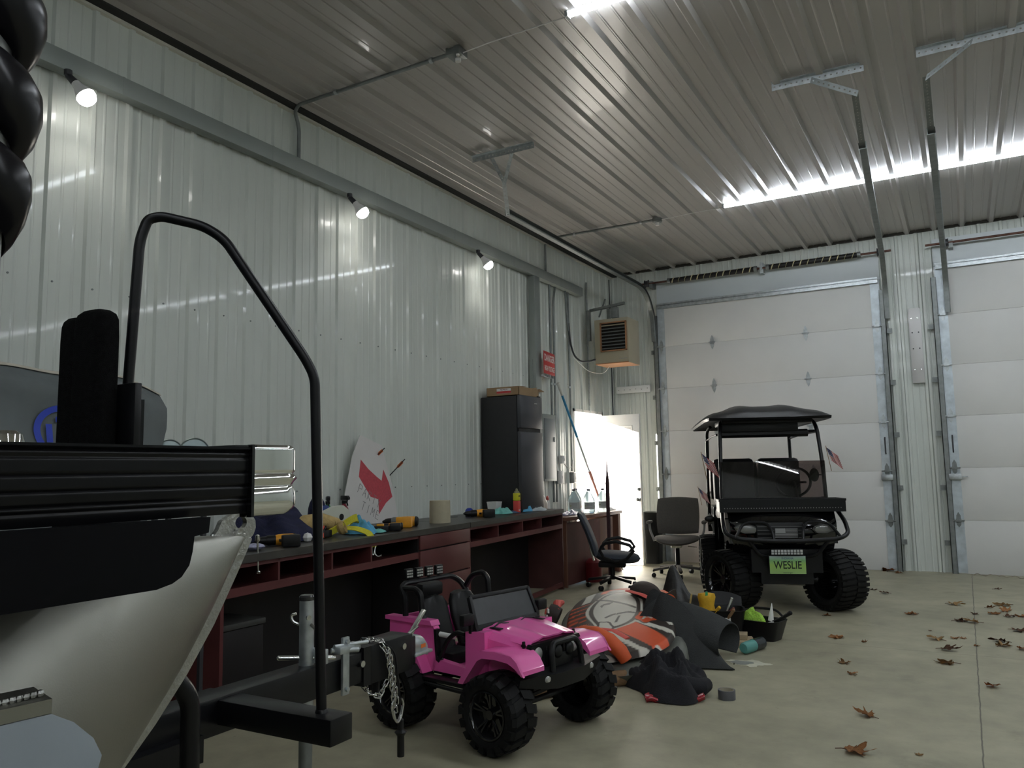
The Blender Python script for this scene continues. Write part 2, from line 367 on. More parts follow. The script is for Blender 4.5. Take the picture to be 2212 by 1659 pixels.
# ---------------------------------------------------------------- horizontal door tracks with their hangers
def track(name,x,sx,yend,label):
    t=E(name,(x,YB-.1,0),label=label,cat='door track',group=None)
    zt=3.80
    pts=fillet([(0,-.02,3.1),(0,-.02,3.86),(0,-.5,3.86)],.42,10)
    path=[V((0,0,3.1))]+[V((0,-.02-.0+(-.55)*(1-math.cos(a)) ,3.3+.52*math.sin(a))) for a in [PI/2*i/10 for i in range(11)]]+[V((0,yend-(YB-.1),3.83))]
    path[-2].z=3.82
    b=B()
    for off,w_ in ((0,.006),):
        rings=[]
        for i,p in enumerate(path):
            a=path[max(i-1,0)]; c_=path[min(i+1,len(path)-1)]; tg=(c_-a).normalized(); nn=V((1,0,0)); up=nn.cross(tg)
            prof=[(-.03,-.03),(-.03,.03),(.022,.03),(.03,.022),(.024,.024),(-.024,.024),(-.024,-.024),(.024,-.024),(.03,-.022),(.022,-.03)]
            rings.append([p+nn*(q[0]*sx)+up*q[1] for q in prof])
        b.loft(rings)
    b.out('track_rail',mGalvD,t)
    return t
def perf(p0,p1,w,side,th=.003,flange=None,n=None):
    """perforated angle: flat strip with holes"""
    b=B(); p0=V(p0);p1=V(p1);d=(p1-p0);L=d.length;d/=L;sv=V(side).normalized();nn=d.cross(sv)
    n=n or max(2,int(L/.038)); st=L/n; hr=.0065
    fr=[];
    for k in range(n):
        o=p0+d*st*k; c_=o+d*st/2
        out_=[o-sv*w/2,o+d*st-sv*w/2,o+d*st+sv*w/2,o+sv*w/2]
        inn=[c_+(d*math.cos(a)+sv*math.sin(a))*hr for a in [PI*1.25+i*PI/4 for i in range(8)]]
        for zz,fl in ((0,1),(th,-1)):
            O=[b._v(p+nn*zz) for p in out_]; I=[b._v(p+nn*zz) for p in inn]
            for i in range(4):
                b.bm.faces.new([O[i],O[(i+1)%4],I[(2*i+2)%8],I[2*i+1],I[2*i]][::fl])
    if flange: 
        c_=(p0+p1)/2-sv*(w/2)*flange+nn*.018
        b.box(c_,(L,.003,.036),rot=Matrix((d,sv,nn)).transposed())
    bmesh.ops.remove_doubles(b.bm,verts=b.bm.verts,dist=.0002)
    return b
tL=track('overhead_door_track',-3.76,1,6.62,'long galvanized horizontal door track running beside the left wall')
b=perf((-.0+.02,-4.88,4.13),(.66,-4.88,4.13),.05,(0,0,1),flange=-1); b.out('ceiling_angle',mGalv,tL)
b=perf((.22,-4.88,4.12),(.235,-4.66,3.93),.035,(1,0,.2)); b.out('hanger_strap',mGalv,tL)
b=perf((.44,-4.88,4.12),(.225,-4.66,3.92),.035,(1,0,-.4)); b.out('diagonal_brace',mGalv,tL)
b=perf((.23,-4.67,3.95),(.0,-4.20,3.80),.04,(1,.3,0)); 
b.out('hanger_strap',mGalv,tL)
tM=track('overhead_door_track',-.72,-1,6.72,'dark ceiling hung track at the right side of the left garage door')
tM.rotation_euler=(0,0,.044)
tR=track('overhead_door_track',-.05,1,6.70,'dark ceiling hung track at the left side of the right garage door')
for t,xo,x0,x1,xa in ((tM,.51,-1.08,-.44,-.80),(tR,.05,-.10,.62,.24)):
    yy=6.01-(YB-.1)
    b=perf((x0+xo,yy,4.14),(x1+xo,yy,4.14),.055,(0,0,1),flange=-1); b.out('ceiling_angle',mGalv,t)
    b=perf((xa+xo,yy-.005,4.13),((.02 if xo>.5 else 0),yy-.005,3.95),.045,(.3,0,1)); b.out('diagonal_brace',mGalvD,t)
    b=perf((.0,yy+.0,3.96),(0,yy+.72,3.83),.045,(1,0,0)); b.out('hanger_strap',mGalvD,t)
# ---------------------------------------------------------------- LED strip rows
def ledrow(y,x0,n,label,L=2.42,gap=.02,first=None):
    for k in range(n):
        t=E('led_strip_light',(x0+k*(L+gap)+L/2,y,ZC-.03),label=label[k] if isinstance(label,list) else label,cat='ceiling light',group='led tube lights on the ceiling')
        b=B(); b.box((0,0,.018),(L,.03,.014),bev=.003); b.out('housing',mWhite,t)
        b=B(); b.prism([(.026*math.cos(a),-.026*math.sin(a)+.010) for a in [PI*i/10 for i in range(11)]],lambda p,q,s_:(s_,p,q),-L/2+.01,L/2-.01); b.out('glowing_tube',mLED,t)
        b=B(); b.box((-L/2,0,0),(.02,.05,.04)); b.box((L/2,0,0),(.02,.05,.04)); b.out('end_cap',mGalvD,t)
ledrow(8.6,-2.13,4,['glowing led ceiling tube at the left end of the far row','glowing led ceiling tube second from left in the far row','glowing led ceiling tube third from left in the far row','glowing led ceiling tube in the far row outside the frame'],L=1.45)
ORD=['first','second','third','fourth']
ledrow(8.6,3.77,2,['led ceiling tube of the far row, fifth from its left end','led ceiling tube of the far row, sixth from its left end'])
ledrow(4.34,-2.0,4,['bright led ceiling tube cut by the top edge of the photo']+['led ceiling tube of the nearer row, %s from its left end'%q for q in ORD[1:]])
ledrow(.1,-2.0,4,['led ceiling tube in the row above the viewer, %s from the left'%q for q in ORD])
ledrow(-4.0,-2.0,4,['led ceiling tube in the row behind the viewer, %s from the left'%q for q in ORD])
# ================================================================ pontoon boat
boat=E('pontoon_boat',(-.80,.82,1.2),label='black and silver pontoon boat filling the left foreground',cat='boat')
mAlu=mat('brushed_aluminum',(.27,.265,.235),.40,.9,.12,1.5,.04,400)
mAluB=mat('bright_weld_aluminum',(.38,.38,.36),.35,1,.1,20,.3,120)
mTrim=mat('black_anodized_trim',(.0035,.0035,.0045),.3,0,.1,3,spec=.3)
L_=lambda x,y,z:V((x+.80,y-.82,z-1.2))
# ribbed deck trim along the side
def trimprof():
    pts=[]; z0,z1=1.233,1.317; n=60
    for i in range(n+1):
        q=i/n; z=z0+(z1-z0)*q; d=0
        for c_ in (.16,.24,.42,.62,.84,.93):
            d-=.0022*math.exp(-((q-c_)/.018)**2)
        d-=.006*(1-q)**4
        if q>.96: d+=.004
        pts.append((d,z))
    return pts
tp=trimprof()
b=B(); rings=[]
for y in (-4.5,.728):
    rings.append([L_(-.80+d,y,z) for d,z in tp]+[L_(-.86,y,1.317),L_(-.86,y,1.233)])
b.loft(rings); b.out('deck_trim',mTrim,boat,ang=60)
b=B(); b.box2(L_(-3.24,-4.5,1.235),L_(-.85,.80,1.302)); b.out('deck',mat('deck_vinyl',(.05,.05,.05),.7),boat)
b=B(); b.loft([[L_(x,y,z) for x,z in ((-3.24,1.233),(-3.24,1.317),(-3.24+.1,1.317),(-3.24+.1,1.233))] for y in (-4.5,.82)]); b.out('deck_trim',mTrim,boat)
b=B(); b.box2(L_(-3.15,.78,1.235),L_(-.9,.815,1.315)); b.out('deck_trim',mTrim,boat)
# chrome corner cap, a profile swept round the corner
def cprof():
    pts=[]
    for i in range(41):
        q=i/40; z=1.228+.093*q
        d=.004*math.sin(PI*min(1,q/.45)) if q<.45 else (.006*math.exp(-((q-.53)/.05)**2) if q<.62 else .003)
        if q<.45: d-=.0035*math.exp(-((q-.44)/.02)**2)
        d-=.010*(max(0,.12-q)/.12)**1.5; 
        if q>.95: d-=.004*(q-.95)/.05
        pts.append((d,z))
    return pts
cp=cprof(); path=[(-.80,.7285,0)]+[(-.80-.028+.028*math.cos(a),.79+.028*math.sin(a),a) for a in [PI/2*i/12 for i in range(13)]]+[(-.98,.818,PI/2)]
b=B(); rings=[]
for x,y,a in path: rings.append([L_(x+d*math.cos(a),y+d*math.sin(a),z) for d,z in cp]+[L_(x-.02*math.cos(a),y-.02*math.sin(a),1.321),L_(x-.02*math.cos(a),y-.02*math.sin(a),1.228)])
b.loft(rings); b.out('corner_cap',mChrome,boat,ang=50)
b=B(); b.box2(L_(-.86,.70,1.3175),L_(-.797,.735,1.3195)); b.box2(L_(-.802,.724,1.228),L_(-.7935,.7285,1.3205)); b.out('corner_flange',mBlackG,boat)
b=B(); b.lathe([(.001,.017),(.012,.017),(.017,.013),(.019,.006),(.020,0)],L_(-.90,.476,1.3165),(0,0,1)); b.out('stanchion_base',mChrome,boat)
# black skirt below the deck edge
pts=[(-4.5,1.233),(.65,1.233),(.648,1.215),(.628,1.212),(.626,1.195),(.622,1.18),(.612,1.168),(.60,1.162),(.58,1.158),(-4.5,1.13)]
b=B(); b.prism(pts,lambda y,z,t:L_(t,y,z),-.792,-.780); b.out('side_skirt',mat('black_skirt',(.0025,.0025,.0035),.45,spec=.12),boat)
b=B(); b.box2(L_(-.875,-4.4,1.317),L_(-.84,.30,1.98),bev=.01); b.out('fence_panel',mTrim,boat)
# pontoons
def lerp(tab,x):
    for (a,b_),(c_,d_) in zip(tab,tab[1:]):
        if x<=c_: return b_+(d_-b_)*(x-a)/(c_-a)
    return tab[-1][1]
zb=[(-4.5,.59),(.1,.59),(.25,.60),(.40,.635),(.52,.69),(.64,.765),(.753,.869),(.804,.918),(.859,.98),(.909,1.048),(.955,1.125),(.985,1.178)]
hw=[(-4.5,.31),(.1,.31),(.25,.305),(.40,.285),(.52,.23),(.64,.165),(.753,.105),(.804,.080),(.859,.056),(.909,.036),(.955,.020),(.985,.010)]
for cx in (-1.10,-2.95):
    b=B(); rings=[]
    ys=[-4.5,-2,-.5,.1]+[.1+(.985-.1)*(i/26) for i in range(1,27)]
    for y in ys:
        z0=lerp(zb,y); z1=1.205-.022*max(0,min(1,(y-.5)/.4)); w=lerp(hw,y); cz=(z0+z1)/2; hz=(z1-z0)/2
        k=max(0,min(1,(y-.3)/.6)); ring=[]
        for j in range(48):
            a=2*PI*j/48; ca,sa=math.cos(a),math.sin(a)
            # upper part flattens and the lower part sharpens toward the keel near the nose
            e=1+(.75*k if sa<0 else -.35*k); xx=w*math.copysign(abs(ca)**e,ca)
            ring.append(L_(cx+xx,y,cz+hz*sa))
        rings.append(ring)
    b.loft(rings); b.out('pontoon_tube',mAlu,boat,ang=60)
    b=B(); rings=[]
    for y,z in [(q[0],q[1]) for q in zb if q[0]>=.1]:
        rings.append([L_(cx-.012,y-.02,z+.012),L_(cx+.012,y-.02,z+.012),L_(cx+.012,y+.010,z-.008),L_(cx-.012,y+.010,z-.008)])
    b.loft(rings); b.out('keel_strip',mAluB,boat)
    b=B(); rnd=random.Random(4)
    for k in range(110):
        q=k/109; y=.40+.575*q; z=lerp(zb,y); b.ball(L_(cx+.0135,y-.018,z+.012),(.0025,.0035+.001*rnd.random(),.0045),n=6,m=4)
    b.out('weld_bead',mAluB,boat,kind='stuff')
    hy,hz=.977,1.201; poly=[(.912,1.176),(.927,1.188),(.936,1.206),(.955,1.215),(.980,1.219),(1.0,1.213),(1.009,1.203),(1.010,1.190),(1.005,1.178),(.992,1.168),(.95,1.168)]
    def rayhit(a):
        ca,sa=math.cos(a),math.sin(a); best=.02
        for (x0,y0),(x1,y1) in zip(poly,poly[1:]+poly[:1]):
            dx,dy=x1-x0,y1-y0; det=ca*-dy+sa*dx
            if abs(det)<1e-9: continue
            rx,ry=x0-hy,y0-hz; t=(rx*-dy+ry*dx)/det; u_=(ca*ry-sa*rx)/det
            if t>0 and -.001<=u_<=1.001: best=t
        return best
    nO=60; outl=[(hy+rayhit(2*PI*i/nO)*math.cos(2*PI*i/nO),hz+rayhit(2*PI*i/nO)*math.sin(2*PI*i/nO)) for i in range(nO)]
    hole=[(hy+.0125*math.cos(2*PI*i/nO),hz+.0105*math.sin(2*PI*i/nO)) for i in range(nO)]
    b=B(); b.loft([[L_(cx+t,y,z) for y,z in P] for t,P in ((-.005,hole),(-.005,outl),(.005,outl),(.005,hole),(-.005,hole))],caps=False); bmesh.ops.remove_doubles(b.bm,verts=b.bm.verts,dist=1e-5); b.out('bow_eye_plate',mAluB,boat)
    b=B()
    for k in range(22): b.ball(L_(cx+.007,.915+.080*k/21,1.183-.012*k/21),(.0035,.0035,.0035),n=6,m=4)
    b.out('eye_weld',mAluB,boat,kind='stuff')
    # lifting strake with rounded front end
    s_=1 if cx>-2 else -1
    X0=cx+s_*.27
    o=[(-4.0,1.05),(.44,1.045),(.497,1.043),(.518,1.030),(.536,1.010),(.542,.992),(.532,.975),(.515,.962),(.44,.955),(-4.0,.955)]
    b=B(); b.prism(o,lambda y,z,t:L_(X0+s_*(.0+(1.045-z)*.35)+t,y,z),-.003,.003); b.out('lifting_strake',mat('strake_blue_grey',(.20,.22,.235),.4,.8,.1,6),boat)
    b=B(); b.loft([[L_(X0-s_*.03,y,z+.010),L_(X0+s_*.004,y,z+.002),L_(X0+s_*.004,y,z-.012),L_(X0-s_*.03,y,z-.006)] for y,z in ((-4,1.06),(.44,1.058),(.497,1.056))]); b.out('strake_flange',mAlu,boat)
    b=B()
    for k in range(14): b.ball(L_(X0-s_*.006,.40+.09*k/13,1.064),(.004,.004,.004),n=6,m=4)
    b.out('strake_weld',mAluB,boat,kind='stuff')
# ================================================================ boat trailer
tr=E('boat_trailer',(-2.04,1.0,0),label='black steel boat trailer with long tongue and coupler beside the pink toy car',cat='trailer')
T_=lambda x,y,z:V((x+2.04,y-1.0,z))
b=B(); b.box2(T_(-2.09,-3.5,.515),T_(-1.99,2.69,.625),bev=.006)
b.box2(T_(-2.09,2.36,.50),T_(-1.985,2.40,.64)); b.out('tongue_beam',mBlackM,tr)
b=B(); b.box2(T_(-2.13,1.70,.545),T_(-1.545,1.79,.617),bev=.004); b.out('step_bar',mBlackM,tr)
b=B(); rail=[(-2.0,1.375,1.49),(-1.984,1.386,1.947),(-1.972,1.401,2.012),(-1.945,1.426,2.022),(-1.868,1.506,2.002),(-1.827,1.548,1.966),(-1.665,1.714,1.620),(-1.646,1.733,1.566),(-1.622,1.748,.60)]
b.tube([T_(*p) for p in rail],.0145,n=14,fil=.05); b.out('grab_rail',mBlackM,tr)
b=B(); b.lathe([(.02,0),(.017,.012),(.015,.014)],T_(-1.622,1.748,.612)); b.out('rail_weld',mBlackM,tr)
b=B(); b.box2(T_(-2.09,1.337,.6),T_(-2.0,1.43,1.50)); b.out('winch_post',mBlackM,tr)
b=B(); b.box2(T_(-2.0,1.34,1.30),T_(-1.915,1.36,1.535),bev=.002); b.box2(T_(-2.01,1.345,1.44),T_(-1.965,1.395,1.535),bev=.002); b.out('rail_bracket',mBlackM,tr)
b=B(); b.cyl(T_(-1.95,1.365,1.52),T_(-1.95,1.38,1.52),.008,n=8); b.cyl(T_(-1.96,1.365,1.455),T_(-1.96,1.38,1.455),.008,n=8); b.out('bracket_bolt',mSteel,tr)
# carpeted bow stop, two padded boards side by side
mCarp=mat('black_carpet',(.008,.008,.008),1,0,.3,60,1,400,spec=.1)
b=B()
for x0,x1,zt in ((-2.155,-2.075,1.722),(-2.10,-1.965,1.735)):
    b.loft([[T_((x0+x1)/2+(x1-x0)/2*q*math.copysign(abs(math.cos(a))**.5,math.cos(a)),1.30+.035*q*math.copysign(abs(math.sin(a))**.5,math.sin(a)),z) for a in [2*PI*j/24 for j in range(24)]] for z,q in ((1.0,1),(1.66,1),(zt-.025,.96),(zt-.01,.85),(zt,.6),(zt+.003,.2))])
b.out('bow_stop_pad',mCarp,tr)
# swivel jack
b=B(); b.cyl(T_(-2.04,2.12,.40),T_(-2.04,2.12,.848),.0255,n=28); b.out('jack_tube',mGalv,tr)
b=B(); b.lathe([(.027,0),(.027,.012),(.022,.018),(.0,.02)],T_(-2.04,2.12,.845)); b.out('jack_cap',mat('dark_cap',(.06,.06,.06),.2,.6),tr)
b=B(); b.cyl(T_(-2.04,2.12,.03),T_(-2.04,2.12,.45),.023,n=24); b.lathe([(.07,0),(.07,.01),(.03,.03)],T_(-2.04,2.12,0)); b.out('jack_leg',mGalvD,tr)
b=B(); b.tube([T_(-2.07,2.10,.80),T_(-2.085,2.09,.795),T_(-2.08,2.09,.775),T_(-2.06,2.11,.76)],.005,n=8,fil=.01); b.out('jack_pin_ring',mSteel,tr)
b=B(); b.cyl(T_(-2.01,2.11,.765),T_(-1.985,2.11,.75),.006,n=8); b.cyl(T_(-2.015,2.10,.79),T_(-2.008,2.098,.79),.009,n=8); b.out('jack_pin',mSteel,tr)
b=B(); b.cyl(T_(-2.105,2.055,.655),T_(-2.105,2.055,.655)+V((.14,.13,-.012)),.008,n=12); b.ball(T_(-2.105,2.055,.655),.0085,n=10,m=6); b.out('swivel_handle',mChrome,tr)
b=B(); b.box(T_(-2.02,2.14,.655),(.11,.02,.05),bev=.003); b.box(T_(-1.98,2.26,.66),(.04,.11,.025),bev=.003); b.cyl(T_(-1.985,2.2,.675),T_(-1.95,2.34,.67),.007); b.cyl(T_(-2.0,2.2,.66),T_(-1.95,2.29,.652),.009); b.out('swivel_bracket',mGalv,tr)
b=B(); b.box(T_(-1.978,2.25,.60),(.012,.034,.20),bev=.002); b.cyl(T_(-1.97,2.25,.52),T_(-1.962,2.25,.52),.009,n=6); b.cyl(T_(-1.97,2.25,.685),T_(-1.962,2.25,.685),.009,n=6)
b.out('clamp_plate',mGalv,tr)
# coupler
b=B(); b.box2(T_(-2.095,2.40,.50),T_(-1.985,2.66,.64),bev=.004); b.out('coupler_sleeve',mBlackM,tr)
b=B(); b.cyl(T_(-1.987,2.35,.585),T_(-1.979,2.35,.585),.012,n=18); b.out('beam_bolt',mSteel,tr); b=B(); b.cyl(T_(-1.987,2.60,.60),T_(-1.979,2.60,.60),.012,n=18); b.out('beam_bolt',mSteel,tr)
b=B(); b.cyl(T_(-2.035,2.375,.6255),T_(-2.035,2.375,.628),.03,n=20); b.out('top_patch',mGalvD,tr)
b=B(); b.loft([[T_(-2.04+w*math.cos(a),y,z+h_*math.sin(a)) for a in [PI*j/12 for j in range(13)]]+[T_(-2.04-w,y,z-.03),T_(-2.04+w,y,z-.03)] for y,w,h_,z in ((2.64,.035,.03,.59),(2.70,.04,.05,.58),(2.77,.045,.045,.565),(2.80,.03,.03,.555))])
b.box2(T_(-2.10,2.68,.54),T_(-1.985,2.80,.553),bev=.003); b.out('ball_coupler',mGalv,tr)
b=B(); b.bar(T_(-2.01,2.66,.615),T_(-1.985,2.74,.72),.025,.008,bev=.002); b.tube([T_(-2.0,2.64,.60),T_(-2.0,2.66,.64),T_(-1.99,2.70,.66)],.007,n=8); b.out('coupler_latch',mSteel,tr)
b=B(); b.box(T_(-1.983,2.73,.578),(.002,.03,.015)); b.out('warning_decal',mat('orange_decal',(.7,.16,.03),.5),tr)
# safety chains with hooks
def chain(pts,R=.0125,w=.0085,r=.0028):
    out_=[]; pts=[V(p) for p in pts]; seg=[]; st=.021
    for a,c_ in zip(pts,pts[1:]):
        seg.append((a,c_))
    i=0; carry=0
    for a,c_ in seg:
        L=(c_-a).length; d=(c_-a)/L; t=carry
        while t<L:
            out_.append((a+d*t,d,i)); i+=1; t+=st
        carry=t-L
    return out_
def drawchain(name,pts):
    b=B()
    for p,d,i in chain(pts):
        s1=d.cross(V((1,.3,0))).normalized() if abs(d.x)<.9 else d.cross(V((0,0,1))).normalized(); s2=d.cross(s1)
        sd=s1 if i%2 else s2
        q=[p+d*(.0085*math.copysign(1,math.cos(a))+.007*math.cos(a))+sd*.008*math.sin(a) for a in [2*PI*k/14 for k in range(14)]]
        b.tube(q,.0026,n=6,closed=True)
    return b.out(name,mSteel,tr,kind='stuff')
drawchain('safety_chain',[T_(-2.10,2.46,.60),T_(-2.06,2.46,.648),T_(-1.99,2.47,.645),T_(-1.968,2.49,.60),T_(-1.965,2.53,.42),T_(-1.965,2.53,.40)])
drawchain('safety_chain',[T_(-2.05,2.44,.648),T_(-1.985,2.45,.645),T_(-1.962,2.47,.60),T_(-1.958,2.50,.44),T_(-1.955,2.51,.38)])
drawchain('safety_chain',[T_(-2.05,2.40,.51),T_(-1.99,2.41,.46),T_(-1.975,2.44,.45),T_(-1.975,2.48,.49)])
for dx,dy,fl in ((-.0,-.015,1),(.012,.02,-1)):
    b=B(); o=T_(-1.96+dx,2.52+dy,.40); b.tube([o+V((0,.0,.02)),o+V((0,-.012*fl,0)),o+V((0,.004*fl,-.05)),o+V((0,.028*fl,-.065)),o+V((0,.045*fl,-.04)),o+V((0,.05*fl,-.012))],.0045,n=8,fil=.03); b.out('chain_hook',mSteel,tr)
b=B(); b.tube([T_(-1.975,2.46,.64),T_(-1.965,2.52,.60),T_(-1.96,2.54,.45),T_(-1.965,2.555,.33)],.004,n=8,fil=.06); b.out('wiring_cable',mBlackP,tr)
b=B(); b.lathe([(.014,0),(.014,.075),(.017,.08),(.024,.09),(.012,.10),(.012,.135),(.008,.14)],T_(-1.965,2.555,.20),n=16); b.out('light_plug',mBlackP,tr)
# cross members, bunks, rear upright, wheels
b=B(); b.box2(T_(-3.2,.2,.50),T_(-.9,.28,.58)); b.out('cross_member',mBlackM,tr)
b=B(); b.box2(T_(-3.2,-2.4,.50),T_(-.9,-2.32,.58)); b.out('cross_member',mBlackM,tr)
for x in (-1.1,-2.95):
    b=B(); b.box2(T_(x-.07,-3.2,.545),T_(x+.07,.45,.592)); b.out('carpeted_bunk',mCarp,tr)
b=B(); b.box2(T_(-2.0,1.30,.47),T_(-1.95,1.62,.545)); b.out('bow_cable_bracket',mBlackM,tr)
b=B(); b.cyl(T_(-1.98,1.60,.42),T_(-1.98,1.60,.60),.006,n=8); b.cyl(T_(-1.98,1.60,.60),T_(-1.98,1.60,.615),.011,n=6); b.out('u_bolt',mSteel,tr)
b=B(); b.tube([T_(-1.60,1.18,.86),T_(-1.58,1.22,.84),T_(-1.57,1.265,.78),T_(-1.58,1.275,.55),T_(-1.62,1.27,.40),T_(-1.9,1.2,.40)],.022,n=12,fil=.06); b.out('side_guide_arm',mBlackM,tr)
for x in (-.98,-3.1):
    b=B(); b.lathe([(.13,-.1),(.27,-.1),(.30,-.07),(.30,.07),(.27,.1),(.13,.1)],T_(x,-1.4,.30),(1,0,0),n=32); b.out('wheel',mRubber,tr)
# ================================================================ spiral auger at the upper left
au=E('spiral_auger',(-1.50,.752,1.303),label='black spiral flighting on pale grey pole at the upper left edge',cat='auger')
b=B(); b.cyl((0,0,0),(0,0,1.4),.017,n=20); b.out('pole',mat('pale_grey_tube',(.34,.35,.34),.4),au)
b=B(); n=200; rings=[]
for i in range(n+1):
    q=i/n; t=-2*PI*3.0*q; k=min(1,(1-q)*14)*1.0+.0
    sec=[(.052,.010),(.066,.0),(.080,-.024),(.0815,-.060),(.070,-.100),(.050,-.128),(.028,-.140),(.026,-.136),(.047,-.122),(.066,-.096),(.0775,-.058),(.076,-.026),(.063,-.004),(.05,.004)]
    z0=.50+.172*3.0*q
    rings.append([V(((.018+(rr*.88-.018)*min(1,.15+q*9))*math.cos(t+2.2),(.018+(rr*.88-.018)*min(1,.15+q*9))*math.sin(t+2.2),z0+dz*.95)) for rr,dz in sec])
b.loft(rings); b.out('spiral_blade',mat('satin_black_blade',(.006,.0055,.007),.28,spec=.4),au,ang=50)
# ================================================================ covered equipment behind the trailer
mCov=mat('grey_cover_cloth',(.115,.13,.13),.8,0,.12,6,.4,14)
cv=E('covered_equipment',(-3.7,1.6,0),label='equipment under a grey fabric cover with round blue emblem, behind the trailer post',cat='covered equipment')
b=B()
def cvp(u_,v_):
    # u along y, v around: bottom of near side, up, over the top, down the far side
    y=-1.0+1.86*u_; k=max(0,(u_-.86)/.14)
    pr_=[(.50,.0),(.50,.9),(.49,1.40),(.48,1.66),(.42,1.735),(.0,1.755),(-.45,1.73),(-.5,1.6),(-.5,.0)]
    q=v_*(len(pr_)-1); i=min(int(q),len(pr_)-2); fr=q-i
    x=pr_[i][0]*(1-fr)+pr_[i+1][0]*fr; z=pr_[i][1]*(1-fr)+pr_[i+1][1]*fr
    z-=.0+.05*k*k*(1 if z>1 else 0); x*=1-.12*k; 
    x+=.012*math.sin(y*9+z*5)*(1 if 0<z<1.7 else .3)+.006*math.sin(z*23+y*3)
    if z>1.3: z+=.008*math.sin(y*14)
    if z<1.5: y-=.10*k*(1.5-z)/.3 if z>1.2 else .10*k
    return (x,y,z)
b.grid(cvp,40,64)
b.faces([cvp(1,v_) for v_ in [i/32 for i in range(33)]],[tuple(range(33))])
b.out('fabric_cover',mCov,cv,ang=60)
b=B(); b.grid(lambda u_,v_:V(cvp(u_,.475+.10*v_))+V((.004,0,.004)),40,6,thick=-.002); b.out('cream_panel',mat('cream_canvas',(.45,.42,.35),.85,0,.1,8),cv)
# blue ring emblem lying on the near side
mBlue=mat('blue_print',(.03,.06,.42),.7)
def onside(y,z,off=.006): 
    x=.50 if z<.9 else .50-.01*(z-.9)/.5
    k=max(0,((y+1)/1.86-.86)/.14)
    return V((x*(1-.12*k)+.012*math.sin(y*9+z*5)+.006*math.sin(z*23+y*3)+off,y,z))
def patch(poly,nm,sub=6):
    b=B(); vs=[onside(y,z) for y,z in poly]; c_=onside(sum(p[0] for p in poly)/len(poly),sum(p[1] for p in poly)/len(poly))
    b.faces(vs,[tuple(range(len(vs)))]); return b
cy,cz=.33,1.475
b=B(); N=48
for i in range(N):
    a0,a1=2*PI*i/N,2*PI*(i+1)/N
    b.faces([onside(cy+rr*math.cos(a)*1.15,cz+rr*math.sin(a)) for rr,a in ((.085,a0),(.11,a0),(.11,a1),(.085,a1))],[(0,1,2,3)])
b.out('emblem_ring',mBlue,cv)
def strip(pts,w):
    b=B()
    for (y0,z0),(y1,z1) in zip(pts,pts[1:]):
        for k in range(8):
            t0,t1=k/8,(k+1)/8; L=math.hypot(y1-y0,z1-z0); ny,nz=-(z1-z0)/L*w,(y1-y0)/L*w
            P=lambda t,s_:onside(y0+(y1-y0)*t+ny*s_,z0+(z1-z0)*t+nz*s_,.007)
            b.faces([P(t0,-.5),P(t1,-.5),P(t1,.5),P(t0,.5)],[(0,1,2,3)])
    return b
strip([(cy-.06,cz-.045),(cy-.06,cz+.03)],.028).out('emblem_letter',mBlue,cv)
strip([(cy-.03,cz+.05),(cy+.08,cz+.05)],.022).out('emblem_letter',mBlue,cv)
strip([(cy+.055,cz+.045),(cy-.01,cz-.01),(cy+.055,cz-.055)],.026).out('emblem_letter',mBlue,cv)
b=B(); b.grid(lambda u_,v_:(.33-.02*v_+.03*math.sin(v_*PI),.70+.10*math.sin(v_*PI)*(.5+.5*math.cos(u_*PI))+.02*u_,1.42+.26*v_),12,14,thick=.01); b.out('loose_flap',mat('dark_grey_cloth',(.05,.05,.055),.85,0,.2,8,.3,20),cv)
# shelf with reel flanges
rk=E('steel_shelf',(-3.36,2.50,0),label='dark steel shelf stand behind the boat deck holding two galvanized discs',cat='shelf')
b=B(); b.box2((-.14,-.13,1.29),(.14,.16,1.32)); b.out('shelf_board',mDark,rk)
for sx in (-.13,.13):
    for sy in (-.12,.15): b=B(); b.box((sx,sy,.645),(.02,.02,1.29)); b.out('post',mDark,rk)
mZ=mat('zinc_green_disc',(.33,.39,.39),.35,.8,.05,10)
for (x,y,z,r_,lab,lbl) in ((-3.28,2.485,1.40,.062,0,'galvanized disc leaning behind the nearer one on the shelf'),(-3.235,2.59,1.398,.072,1,'galvanized disc with dark center hole, front one on the shelf')):
    t=E('cable_reel',(x,y,z),label=lbl,cat='reel',group='galvanized discs behind the deck')
    ax=V((.80,-.6,.05))
    b=B(); b.lathe([(.012,.0),(.012,.006),(r_-.008,.004),(r_-.003,.008),(r_,.004),(r_,-.002),(r_-.006,-.003),(.012,-.003)],(0,0,0),ax,n=36,caps=False); b.cyl(ax.normalized()*-.03,ax.normalized()*-.002,.02); b.out('flange',mZ,t)
    b=B(); b.cyl(ax.normalized()*.002,ax.normalized()*.007,.011 if lab else .009,n=14); b.out('hub',mRubber if lab else mSteel,t)
rg=E('drop_cloth',(-3.40,2.42,1.345),label='crumpled cream canvas cloth beside the galvanized discs',cat='cloth')
b=B(); b.grid(lambda u_,v_:(-.10+.22*v_+.02*math.sin(u_*9),-.12+.24*u_,.0+.115*math.sin(PI*min(1,u_*1.0))**.7*math.sin(PI*(.15+.7*v_))+.012*math.sin(u_*22+v_*6)),26,14,thick=.006)
b.out('crumpled_canvas',mat('cream_cloth',(.45,.42,.34),.9,0,.1,20,.3,60),rg)
